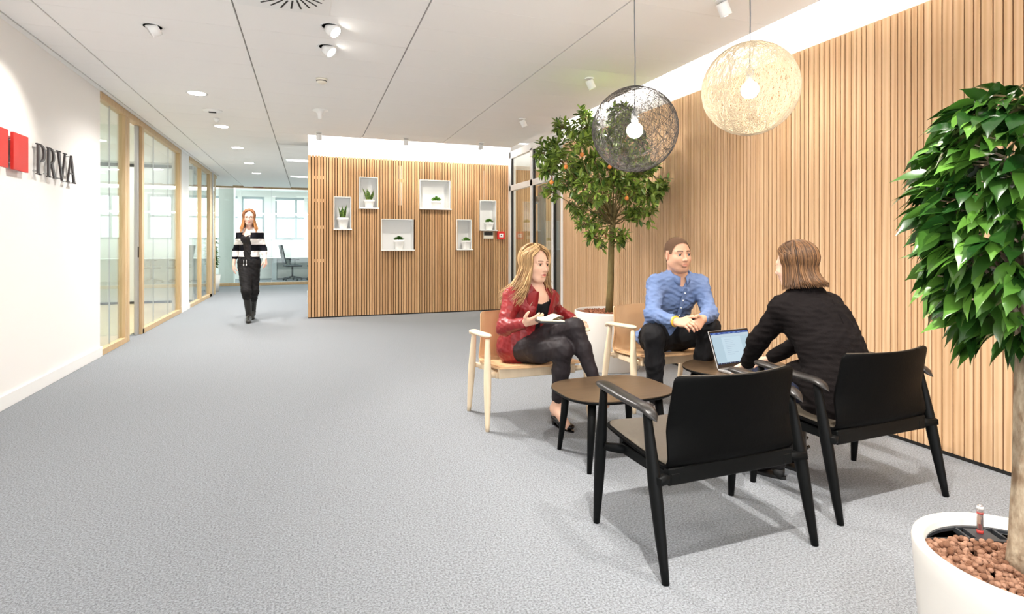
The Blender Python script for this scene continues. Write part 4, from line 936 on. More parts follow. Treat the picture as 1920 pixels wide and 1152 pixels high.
# ------------------------------------------------------------ head
def frame(fwd,up):
    f=nrm(fwd); l=nrm(np.cross(up,f)); u=np.cross(f,l); return np.stack((f,l,u),1)   # columns
def head(center,R,neck,female=True,skin=(232,190,165),lips=(196,110,105),brow=(120,85,60),scale=1.0,mouth_open=.0,stubble=None,nr=None):
    neck=(np.array(neck)-center)@R/scale; s=Vol((-.13,-.105,-.24),(.135,.105,.145),.0026)
    s.ell((-.015,0,.032),(.092,.0735,.084),k=.01)
    s.ell((.022,0,-.012),(.07,.062,.08),k=.03)
    s.ell((.030,0,-.045),(.056,.052 if female else .057,.062),k=.03)
    s.cone((.058,-.010,-.098),(.058,.010,-.098),.019,.019,k=.025)
    for y in (-1,1):
        s.cone((-.005,y*.052,-.05),(.045,y*.026,-.092),.019,.017,k=.03)          # jaw
        s.ell((.056,y*.036,-.026),(.026,.022,.022),k=.02)                       # cheek
        s.cone((.080,y*.012,.024),(.068,y*.045,.022),.0085,.008,k=.014)           # brow ridge
        s.ell((.094,y*.031,.004),(.014,.018,.0105),k=.014,sub=True)               # eye socket
        s.ell((.0745,y*.0315,.0045),(.0125,.0145,.0125),k=.006)                    # lids
    s.cone((.086,0,.014),(.106,0,-.027),.0065,.0085,k=.012)                      # nose
    s.ell((.108,0,-.030),(.010,.010,.009),k=.008)
    for y in (-1,1): s.ell((.097,y*.0115,-.034),(.009,.007,.007),k=.007)
    for y in (-1,1): s.ell((.102,y*.006,-.0405),(.004,.0035,.003),k=.003,sub=True)
    s.cone((.0865,-.013,-.0605),(.0865,.013,-.0605),.0065,.0065,k=.01); s.ell((.0905,0,-.0585),(.007,.014,.0052),k=.006)
    s.ell((.0895,0,-.0705-mouth_open),(.0075,.0165,.0062),k=.006)
    s.cone((.0985,-.021,-.0645-mouth_open*.4),(.0985,.021,-.0645-mouth_open*.4),.0022+mouth_open*.45,.0022+mouth_open*.45,k=.004,sub=True)
    s.ell((.088,0,-.084),(.01,.02,.005),k=.008,sub=True)
    for y in (-1,1):
        Re=np.array(Matrix.Rotation(y*.25,3,'Z')@Matrix.Rotation(-.15,3,'Y')); s.ell((-.008,y*.0765,-.004),(.018,.007,.031),Re,k=.006); s.ell((-.004,y*.083,-.002),(.010,.005,.020),Re,k=.004,sub=True)
    nr=nr or (.047 if female else .058); s.cone((-.022,0,-.05),neck+np.array((-.005,0,0)),nr,nr*1.08,k=.03); 
    v,f=s.mesh(); v=smooth_v(v,f,1,.4)
    x,y,z=v[:,0],v[:,1],v[:,2]; ay=np.abs(y); base=np.array(srgb(*skin)); col=np.tile(base,(len(v),1))
    def paint(mask,c): col[:]=col*(1-mask[:,None])+np.array(srgb(*c))[None,:]*mask[:,None]
    g=lambda d,w: np.clip(1-d/w,0,1)
    paint(.30*g(np.sqrt(((x-.062)/.03)**2+((ay-.038)/.022)**2+((z+.028)/.022)**2),1.0),(226,140,122))
    paint(.35*g(np.sqrt(((ay-.077)/.012)**2+((z+.004)/.035)**2),1.0),(224,140,120))
    if stubble: paint(.38*np.clip((-.038-z)/.025,0,1)*(z>-.115)*(x>-.02)*np.clip((.5+(x-.01)*20),0,1),stubble)
    paint(.85*np.clip(1.3*g(np.sqrt((y/.023)**2+((z+.0645+mouth_open*.4)/(.0105+mouth_open*.5))**2),1.0)*1.6,0,1)*(x>.075),lips)
    if mouth_open: paint((.9*g(np.sqrt((y/.016)**2+((z+.0645+mouth_open*.4)/(.002+mouth_open*.6))**2),1.0)>.1)*1.*(x>.06),(120,52,50))
    bz=.0275-((ay-.03)/.03)**2*.006; paint(.85*np.clip(1.6*g(np.abs(z-bz),.0048 if female else .0070),0,1)*(ay>.011)*(ay<.048)*(x>.05),brow)
    paint(.75*g(np.abs(z-(.0115)),.004)*(ay>.017)*(ay<.046)*(x>.06),(84,56,46)); paint(.30*g(np.sqrt(((ay-.031)/.022)**2+((z-.006)/.016)**2),1.0)*(x>.06),(150,100,84))  # lash line, and the shade of the eye sockets put into the skin colour
    col[:,3]=1
    sc=(x<.088-.9*np.clip(z-.0,0,1))*1
    w=(v*scale)@R.T+center
    return w,f,col,v
def eyes(center,R,parent,gaze=(1,0,0),iris=(88,110,120),scale=1.):
    g=nrm(gaze)
    for y in (-1,1):
        c=np.array((.0745,y*.0315,.004)); b=MB(); rot=Vector((0,0,1)).rotation_difference(Vector(g)).to_matrix()
        A=np.array(R)*scale; Mx=Matrix(A.tolist())@rot
        o=center+A@c
        b.sphere(o,(.0131,.0131,.0131),20,0,0,Mx)
        for fi in range(len(b.f)):
            b.m[fi]= 2 if fi<20 else (1 if fi<60 else 0)
        wmb(b,'eye',[EYEW,mat('iris',srgb(*iris),.2),EYEB],parent)
        # upper lid edge / lashes
        b=MB(); pts=[]
        for k in range(9):
            a=-1+2*k/8; pts.append(center+A@np.array((.0745+.0128*math.cos(a*.9),y*.0315+.0135*math.sin(a*.95),.0092-.0035*a*a)))
        b.tube(pts,[.0006,.001,.0013,.0014,.0015,.0014,.0013,.001,.0006],5); wmb(b,'eyelid',LASH,parent)
EYEW=mat('eye white',srgb(226,220,214),.2); EYEB=mat('pupil',srgb(16,14,14),.1); LASH=mat('lashes',srgb(58,40,32),.6)

# ------------------------------------------------------------ hand: x to the fingers, y to the thumb side, z back of the hand
def hand(wrist,fwd,back,thumb_y=1,curl=(.4,.45,.5,.55),spread=.0,thumb=(.3,.2),scale=1.0,skin=(232,190,165),arm=None,tcurl=.25,h=.0024):
    x=nrm(fwd); z=np.array(back,float); z=nrm(z-x*(z@x)); y=np.cross(z,x)*thumb_y; R=np.stack((x,y,z),1)
    s=Vol((-.13,-.09,-.13),(.21,.10,.07),h)
    if arm is not None: a=(np.array(arm)-wrist)@R/scale; a=a*min(1,.11/np.linalg.norm(a))
    else: a=np.array((-.1,0,0))
    s.cone(a,(.005,0,0),.032,.0255,k=.01,side=(0,1,0),fl=.85,fl2=.66)
    by=(.0285,.0095,-.0105,-.0285); bx=(.086,.090,.086,.078); L=(.072,.080,.074,.058); r=(.0088,.009,.0085,.0075)
    for i in range(4): s.cone((.008,by[i]*.62,0),(bx[i],by[i],0),.0125,.0105,k=.016)
    s.ell((.045,0,-.004),(.042,.036,.013),k=.012)
    for i in range(4):
        p=np.array((bx[i]-.004,by[i],0.)); a=0; ys=spread*(1.5-i)/1.5
        for sgm,(fr,rr0,rr1) in enumerate(((.45,1.0,.93),(.31,.93,.86),(.24,.86,.72))):
            a+=curl[i]*(.9 if sgm==0 else 1.15 if sgm==1 else .8); d=np.array((math.cos(a)*math.cos(ys),math.sin(ys),-math.sin(a))); q=p+d*L[i]*fr
            s.cone(p,q,r[i]*rr0,r[i]*rr1,k=.0035); p=q
    p0=np.array((.018,.020,-.006)); t1=thumb[0]; t2=thumb[1]
    d=nrm((math.cos(t1),math.sin(t1)*1.0,-t2)); p1=p0+d*.042; d2=nrm((math.cos(t1*.6),math.sin(t1*.6),-t2-tcurl)); p2=p1+d2*.032; d3=nrm((math.cos(t1*.3),math.sin(t1*.25),-t2-2*tcurl)); p3=p2+d3*.024
    s.cone(p0,p1,.016,.0125,k=.014); s.cone(p1,p2,.0118,.0100,k=.005); s.cone(p2,p3,.0100,.0078,k=.004)
    v,f=s.mesh(); v=smooth_v(v,f,1,.35)
    if thumb_y<0: f=f[:,::-1]
    col=np.tile(np.array(srgb(*skin)),(len(v),1)); kk=np.clip((v[:,0]-.08)/.1,0,1)[:,None]*.35; col=col*(1-kk)+np.array(srgb(226,150,130))*kk; col[:,3]=1
    return (v*scale)@R.T+wrist,f,col

# ------------------------------------------------------------ torso frame
class Body:
    def __init__(s,pel,neck,rsh,lsh,female=True,waist=.45):
        s.pel,s.neck,s.rsh,s.lsh=[np.array(q,float) for q in (pel,neck,rsh,lsh)]; s.fem=female
        s.up=nrm(s.neck-s.pel); s.l=nrm(s.lsh-s.rsh); s.f=nrm(np.cross(s.l,s.up))
        s.wst=s.pel+(s.neck-s.pel)*waist-s.f*.012; s.ch=s.pel+(s.neck-s.pel)*.72+s.f*.0
    def torso(s,v,g=0.,k=.05,lo=0,bust=True,wide=None):
        f=s.fem; P,W,Cc=s.pel,s.wst,s.ch; w=wide or ((.158,.122,.138) if f else (.158,.148,.168)); d=((.74,.78,.76) if f else (.74,.74,.72))
        v.cone(P+s.up*lo,W,w[0]+g,w[1]+g,k,side=s.l,fl=d[0],fl2=d[1]); v.cone(W,Cc,w[1]+g,w[2]+g,k,side=s.l,fl=d[1],fl2=d[2])
        mid=(s.rsh+s.lsh)/2
        v.cone(Cc,mid-s.up*.012,w[2]+g,w[2]*.86+g,k,side=s.l,fl=d[2],fl2=.55)
        v.cone(s.rsh,s.lsh,.052+g,.052+g,k)
        v.cone(s.rsh+(mid-s.rsh)*.3,s.neck+s.up*.01,.045+g,.048+g,k); v.cone(s.lsh+(mid-s.lsh)*.3,s.neck+s.up*.01,.045+g,.048+g,k)
        if f and bust:
            for y in (-1,1): v.ell(Cc+s.l*y*.062+s.f*.075-s.up*.01,.052+g,k=.04)
    def surf(s,x,h,W=.165,D=.125,off=0.,o=None):
        """a point on the chest front: x to the wearer's left, h up from the chest point"""
        o=s.ch if o is None else o
        q=max(0,1-(x/W)**2); return o+s.l*x+s.up*h+s.f*(D*math.sqrt(q)+off)
def patch(name,B,poly_rows,m,parent,th=.005,**kw):
    """cloth piece laid on the chest: rows of (x,h,off) points"""
    b=MB(); nr_=len(poly_rows); nc=len(poly_rows[0]); A=[]; D_=[]
    for r in poly_rows:
        for (x,h,o) in r: A.append(B.surf(x,h,off=o+th,**kw)); D_.append(B.surf(x,h,off=o,**kw))
    fs=[]; n=nr_*nc
    for i in range(nr_-1):
        for j in range(nc-1): a=i*nc+j; fs.append((a,a+1,a+nc+1,a+nc)); fs.append((a+n,a+n+nc,a+n+nc+1,a+n+1))
    for i in range(nr_-1):
        for j in (0,nc-1): a=i*nc+j; fs.append((a,a+nc,a+nc+n,a+n))
    for j in range(nc-1):
        for i in (0,nr_-1): a=i*nc+j; fs.append((a,a+1,a+1+n,a+n))
    b.add(A+D_,fs,0,0,True); o=wmb(b,name,m,parent); md=o.modifiers.new('s','SUBSURF'); md.levels=2; md.render_levels=2; return o
def limb(v,pts,rs,k=.03,**kw): v.chain([np.array(p,float) for p in pts],rs,k,**kw)
def bbox(pts,m=.2): a=np.array([list(p) for p in pts]); return a.min(0)-m,a.max(0)+m

# ------------------------------------------------------------ hair made of many locks
def hair(parent,center,R,n,color,fall,drift,open_=58,wave=.0,seed=1,wfreq=30,vol=.10,cap=1.07,rad=.0034,part=(.02,0),name='hair',sweep=.35,hz=0.,colors=None,front=52):
    rng=random.Random(seed); b=MB(); E_=np.array((.100,.0805,.094)); c0=np.array((-.017,0,.030))
    for k in range(n):
        az=math.radians(rng.uniform(open_,360-open_)); sd=1 if math.sin(az)>0 else -1; lay=rng.random()
        back=-math.cos(az); e0=math.radians(rng.uniform(30,88)) if rng.random()<.55 else math.radians(rng.uniform(76,89))
        if math.cos(az)>-.2: e0=math.radians(rng.uniform(front,88))
        pts=[]; rr=1+vol*lay; nseg=8; e_end=math.radians(-18-12*max(0,back))
        # start azimuth is pulled towards the parting, sweeps round to az
        azs=az*1.0; 
        for i in range(nseg):
            t=i/(nseg-1); e=e0+(e_end-e0)*t; a=azs
            if math.cos(az)>-.2:  # front locks start at the parting and sweep aside
                st=math.radians(12) if sd>0 else math.radians(348); a=st+(az-st)*min(1,t*1.9)
            q=np.array((math.cos(a)*math.cos(e),math.sin(a)*math.cos(e),math.sin(e)))*E_*rr*(1+.05*math.sin(PI*t)) + c0
            if t<.2: q[1]+=part[0]*(1-t/.2)
            pts.append(center+R@q)
        p=pts[-1].copy(); L=fall(az,rng); dr=drift(az,rng); m=9; ph=rng.random()*6; ph2=rng.random()*6; side=R@np.array((math.sin(az),-math.cos(az),0)); outw=R@np.array((math.cos(az),math.sin(az),0))
        p0=p.copy(); tan=nrm(pts[-1]-pts[-2])
        for i in range(1,m+1):
            t=i/m; q=p0+tan*L*.25*(t-t*t)+np.array((0,0,-1))*L*t+dr*(t**1.4)+side*wave*math.sin(wfreq*L*t+ph)*t**.5+outw*wave*.8*math.sin(wfreq*L*t*1.1+ph2)*t**.5
            pts.append(q)
        N=len(pts); r0=rad*rng.uniform(.6,1.25)
        b.tube([tuple(q) for q in pts],[r0*(.7+.3*min(1,i/3))*(1 if i<N-5 else max(.12,(N-i)/6)) for i in range(N)],4,0,rng.random(),False)
    # scalp layer
    vs=[];fs=[];nA,nE=36,16
    for i in range(nE+1):
        e=math.radians(90-118*i/nE)
        for j in range(nA): a=2*PI*j/nA; vs.append(center+R@(np.array((math.cos(a)*math.cos(e),math.sin(a)*math.cos(e),math.sin(e)))*E_*cap*.985+c0))
    for i in range(nE):
        for j in range(nA):
            a=math.degrees(2*PI*(j+.5)/nA); a=a-360 if a>180 else a; e=90-118*(i+.5)/nE
            if e>50 or abs(a)>open_+2: fs.append((i*nA+j,(i+1)*nA+j,(i+1)*nA+(j+1)%nA,i*nA+(j+1)%nA))
    b.add(vs,fs,0,.3,True)
    return wmb(b,name,color,parent,tone=True,recalc=False)
def hair_mat(name,c1,c2,c3=None,z=None):
    m=mat(name,(1,1,1,1),.5,.28); nt=m.node_tree; L=nt.links; bs=nt.nodes['Principled BSDF']; a=nt.nodes.new('ShaderNodeAttribute'); a.attribute_name='tone'
    sx=nt.nodes.new('ShaderNodeSeparateXYZ'); L.new(a.outputs['Vector'],sx.inputs[0]); rp=nt.nodes.new('ShaderNodeValToRGB'); rp.color_ramp.elements[0].color=c1; rp.color_ramp.elements[1].color=c2
    L.new(sx.outputs[0],rp.inputs[0]); bs.inputs['Anisotropic'].default_value=.5
    if c3 is not None:
        g=nt.nodes.new('ShaderNodeNewGeometry'); s2=nt.nodes.new('ShaderNodeSeparateXYZ'); L.new(g.outputs['Position'],s2.inputs[0]); mr=nt.nodes.new('ShaderNodeMapRange'); mr.inputs['From Min'].default_value=z[0]; mr.inputs['From Max'].default_value=z[1]
        L.new(s2.outputs[2],mr.inputs['Value']); mx=nt.nodes.new('ShaderNodeMix'); mx.data_type='RGBA'; L.new(mr.outputs[0],mx.inputs[0]); L.new(rp.outputs[0],mx.inputs[6]); mx.inputs[7].default_value=c3; L.new(mx.outputs[2],bs.inputs['Base Color'])
    else: L.new(rp.outputs[0],bs.inputs['Base Color'])
    return m
def shoe(name,heel,toe,m,parent,h=.05,w=.036,ank=None,sole=.012,heel_h=.0,shaft=None,low=False,soleM=None):
    """shoe from heel to toe on the floor (points at sole level)"""
    heel=np.array(heel,float); toe=np.array(toe,float); d=nrm(toe-heel); sd=nrm(np.cross((0,0,1),d)); L=np.linalg.norm(toe-heel); up=np.array((0,0,1.))
    lo,hi=bbox([heel,toe]+([ank] if ank is not None else [])+([shaft] if shaft is not None else []),.12); v=Vol(lo,hi,.004)
    H=np.array((0,0,heel_h))
    v.cone(heel+d*.035+up*(h*.62)+H,heel+d*L*.5+up*(h*.5)+H*.5,.033,.034,k=.02,side=sd,fl=.9); v.cone(heel+d*L*.5+up*(h*.5)+H*.5,toe-d*.035+up*.028,w,w*.92,k=.02,side=sd,fl=.9,fl2=.62)
    if ank is not None and not low: v.cone(heel+d*.05+up*(h*.7)+H,np.array(ank,float),.036,.038,k=.02)
    if shaft is not None: v.cone(np.array(ank,float),np.array(shaft,float),.040,.052,k=.02)
    if low: v.cone(heel+d*.05+up*(h+.045)+H,heel+d*L*.62+up*(h+.03)+H*.4,.034,.03,k=.01,sub=True)
    vv,f=v.mesh(); vv=smooth_v(vv,f,1); vv[:,2]=np.maximum(vv[:,2],heel[2]+.004); o=npmesh(name,vv,f,m,parent)
    b=MB(); n=28; outl=[]
    for k in range(n):
        a=2*PI*k/n; cx=math.cos(a); q=heel+d*(L*.5+L*.5*cx)+sd*(w*.96*math.sin(a)*(1-.16*(cx<-.1)*abs(cx))); outl.append(q)
    vs=[]; 
    for z in (0,sole): vs+=[q+up*(z) for q in outl]
    b.add(vs,[tuple(range(n)),tuple(n+k for k in range(n))]+[(k,(k+1)%n,n+(k+1)%n,n+k) for k in range(n)],0)
    if heel_h>0:
        for k in range(1): b.tube([tuple(heel+d*.035),tuple(heel+d*.038+up*(heel_h+.02))],[.024,.03],14)
    wmb(b,'sole',soleM or m,o)
    return o
# ============================================================ PEOPLE
def person(label,loc): return thing('person',label,'person',loc)
A3=lambda p,q,d: np.array(at(p,q,d))
def seam(b,pts,r=.0025): b.tube([tuple(p) for p in pts],r,6)

# ---------------- seated woman in the red jacket
def woman_red():
    t=person('seated woman with long blonde hair in a red leather jacket, legs crossed, holding a book',(1.45,3.5,0))
    pel=V(1.40,3.61,.485); neck=A3(1004,538,3.80); rsh=A3(960,557,3.72); lsh=A3(1031,560,3.91)
    B=Body(pel,neck,rsh,lsh)
    rel=A3(946,615,3.60); rwr=A3(986,606,3.47); lel=V(1.715,3.735,.70); lwr=V(1.785,3.56,.655)
    hipR=V(1.36,3.56,.475); hipL=V(1.47,3.58,.475); kR=V(1.505,3.165,.532); aR=V(1.525,3.315,.115); kL=V(1.575,3.15,.672); aL=V(1.695,3.075,.30)
    hc=A3(1004,496,3.78)+V(0,0,-.0); fw=nrm((.34,-.94,-.05)); R=frame(fw,(.03,.02,1))
    skin=(228,184,158)
    hv,hf,hcn,hl=head(hc,R,B.neck-B.up*.03,True,skin,(190,92,88),(112,78,52),1.0,mouth_open=.002)
    # hands
    h1=hand(rwr,A3(1018,597,3.37)-rwr,nrm(V(-.1,-.8,-.6)),1,(.22,.22,.28,.34),.0,(.85,.05),.93,skin,arm=rel)
    h2=hand(lwr,V(.10,-.19,-.03)*1.,nrm(V(.25,.05,1)),-1,(.45,.55,.6,.65),.15,(.5,.3),.93,skin,arm=lel)
    # body under the clothes
    pts=[pel,neck,rsh,lsh,rel,rwr,lel,lwr,kR,kL,aR,aL]; lo,hi=bbox(pts,.16); v=Vol(lo,hi,.008)
    B.torso(v,-.016); limb(v,[rsh,rel,rwr],[.040,.034,.025]); limb(v,[lsh,lel,lwr],[.040,.034,.025])
    limb(v,[hipR,kR,aR],[.075,.048,.034]); limb(v,[hipL,kL,aL],[.075,.048,.034]); v.cone(aR,V(1.55,3.21,.035),.034,.026,.03); v.cone(aR+V(0,.02,0),V(1.535,3.36,.06),.03,.024,.03); v.cone(aL,aL+V(.07,.02,-.12),.032,.026,.03)
    v.cone(B.ch+B.up*.06+B.f*.02,B.neck-B.up*.01,.085,.046,.05,side=B.l,fl=.85,fl2=1)
    cv,cf=v.mesh(); sk=np.tile(np.array(srgb(*skin)),(len(cv),1))
    bv,bf,bc=join([(hv,hf,hcn),h1,h2,(cv,cf,sk)]); npmesh('body',bv,bf,skin_m,t,bc)
    eyes(hc,R,t,gaze=(1,.1,-.05),iris=(92,84,70))
    # black top
    v=Vol(*bbox([pel,neck,rsh,lsh],.2),.006); B.torso(v,-.004)
    v.ell(B.neck+B.f*.045+B.up*.022,(.072,.080,.042),np.stack((B.l,B.f,B.up),1),.015,sub=True); v.ell(B.neck+B.up*.08,.088,k=.01,sub=True)
    w,f=v.mesh(); w=folds(smooth_v(w,f,2),f,.0035,40,3); npmesh('top',w,f,mat('black cotton',srgb(24,22,24),.85,.2),t)
    # red jacket
    lea=mat('red leather',srgb(122,24,28),.36,.4,bump=(55,.12,(1,1,1)),var=(7,srgb(140,36,38),(1,1,1)))
    v=Vol(*bbox([pel-V(0,0,.1),neck,rsh,lsh,rel,rwr,lel,lwr],.16),.0055)
    B.torso(v,.012,lo=-.02); v.cone(pel+B.up*.05,pel-B.up*.01,.172,.185,.03,side=B.l,fl=.78)
    v.ell(pel-B.l*.10+B.up*.0-B.f*.02,(.085,.09,.10),k=.03)
    limb(v,[rsh,rel],[.060,.052],.03); limb(v,[rel,rel+(rwr-rel)*.86],[.050,.041],.025)
    limb(v,[lsh,lel],[.060,.050],.03); limb(v,[lel,lel+(lwr-lel)*.8],[.048,.040],.025)
    for q,rr in ((.35,.0585),(.62,.056)): v.ell(rsh+(rel-rsh)*q,rr,k=.01)
    Rt=np.stack((B.l,B.f,B.up),1)
    v.ell(B.ch+B.f*.20+B.up*.05+B.l*.018,(.096,.17,.165),Rt,.008,sub=True)       # open front
    v.ell(B.ch+B.f*.19-B.up*.12+B.l*.02,(.035,.13,.14),Rt,.008,sub=True)
    v.ell(B.neck+B.up*.035+B.f*.02,(.066,.066,.07),Rt,.01,sub=True); 
    w,f=v.mesh(); w=folds(smooth_v(w,f,1),f,.0055,34,7,(1,1,1.5)); j=npmesh('jacket',w,f,lea,t)
    # lapels, collar, zips
    W,D=.158,.128
    for s_ in (-1,1):
        rows=[]
        for (h,xi,xo) in ((.128,.062,.090),(.10,.056,.122),(.055,.050,.124),(.005,.052,.104),(-.05,.052,.082),(-.12,.05,.066)):
            rows.append([(s_*(xi+(xo-xi)*q),h,.004+.012*math.sin(PI*q)) for q in (0,.33,.66,1)])
        patch('lapel',B,rows,lea,j,W=W,D=D)
    b=MB(); 
    for s_ in (-1,1):
        pts=[B.neck+B.up*(.01-.03*q)+B.l*s_*(.062*math.sin(.3+q*1.25))+B.f*(-.062*math.cos(.3+q*1.6)) for q in [i/6 for i in range(7)]]
        b.tube([tuple(p) for p in pts],[.012,.014,.015,.015,.014,.011,.006],8,squash=1.8,up=tuple(B.up))
    wmb(b,'collar',lea,j)
    zm=mat('brass zip',srgb(196,186,160),.3,.5,.8)
    b=MB(); seam(b,[B.surf(-.085-.004*i,.075-.014*i,W,D,.014) for i in range(6)],.003); wmb(b,'zip',zm,j)
    # black trousers
    trou=mat('black stretch trousers',srgb(34,27,30),.62,.35,bump=(300,.15,(1,1,1)))
    v=Vol(*bbox([pel,kR,kL,aR,aL],.16),.006)
    v.cone(pel-B.l*.02+V(0,.01,-.005),V(1.47,3.50,.485),.118,.108,.05,side=B.l,fl=.86)
    limb(v,[hipR,hipR+(kR-hipR)*.5,kR],[.098,.082,.062],.05); limb(v,[kR,kR+(aR-kR)*.35,aR+(kR-aR)*.18],[.058,.055,.040],.03)
    limb(v,[hipL+V(0,-.02,.02),hipL+(kL-hipL)*.5+V(0,0,.02),kL],[.098,.082,.062],.04); limb(v,[kL,kL+(aL-kL)*.35,aL+(kL-aL)*.14],[.058,.055,.038],.02)
    w,f=v.mesh(); w=folds(smooth_v(w,f,1),f,.0032,48,9); npmesh('trousers',w,f,trou,t)
    pat=mat('black patent leather',srgb(20,16,16),.15,.6)
    shoe('shoe',(1.532,3.395,.0),(1.575,3.165,.0),pat,t,h=.045,w=.034,low=True,heel_h=.022,sole=.007)
    sh=shoe('shoe',(0,0,0),(.23,0,0),pat,t,h=.045,w=.034,low=True,heel_h=.022,sole=.007)
    sh.rotation_euler=(0,math.radians(10),math.radians(8)); sh.location=Vector((1.68,3.10,.235))-t.location
    for me in [sh.data]+[c.data for c in sh.children]:
        pass
    return t,B,hc,R,rwr,lwr
def fix_local(o):   # a piece that was built at the room origin: undo the offset of its parent
    for x in [o]: 
        for v_ in x.data.vertices: v_.co+=wl0
# long wavy hair
wl0=Vector((1.45,3.5,0))
tA,BA,hcA,RA,rwrA,lwrA=woman_red()
for x in tA.children:
    if x.name.startswith('shoe') and abs(x.rotation_euler[1])>.1:
        for v_ in x.data.vertices: v_.co+=wl0
        for c in x.children:
            for v_ in c.data.vertices: v_.co+=wl0
def fallA(az,rng):
    side=math.sin(az)       # + is her left
    return rng.uniform(.19,.28) if side<0 else rng.uniform(.12,.22)
def driftA(az,rng):
    s=math.sin(az); l=BA.l
    if s<0: return -l*rng.uniform(.05,.125)+BA.f*(.05*math.cos(az)-.02)+V(-.02,0,0)
    return l*rng.uniform(0,.05)+BA.f*(.04*math.cos(az)-.03)
hair(tA,hcA,RA,900,hair_mat('golden blonde hair',srgb(122,90,58),srgb(220,182,130)),fallA,driftA,open_=52,wave=.012,seed=4,wfreq=26,vol=.22,part=(-.012,0),rad=.0042)
# book in her hands
def book():
    c=np.array(at(1030,597,3.36)); t=thing('book','open book with black cover held by the woman in the red jacket','book',tuple(c),math.radians(-12))
    Rm=Matrix.Rotation(math.radians(3),4,'Y')@Matrix.Rotation(math.radians(-3),4,'X'); pap=mat('book paper',srgb(238,228,204),.8,.2)
    b=MB(); b.rbox(-.078,.078,-.108,.108,-.024,-.012,.002,0,Rm); b.build('cover',mat('black book cover',srgb(24,22,24),.5),t)
    b=MB(); b.rbox(-.072,.0,-.10,.10,-.012,.004,.002,0,Rm); b.rbox(.0,.072,-.10,.10,-.012,-.004,.002,0,Rm); b.build('pages',pap,t)
    b=MB()
    for k in range(5):
        vs=[];n=7
        for i in range(n):
            q=i/(n-1); x=-.002+.07*q; z=.002+.02*math.sin(q*2.2)*(1-.15*k)+.0; vs+=[Rm@Vector((x,-.10,z)),Rm@Vector((x,.10,z))]
        b.add(vs,[(2*i,2*i+1,2*i+3,2*i+2) for i in range(n-1)],0,0,True)
    b.build('loose_page',pap,t)
book()

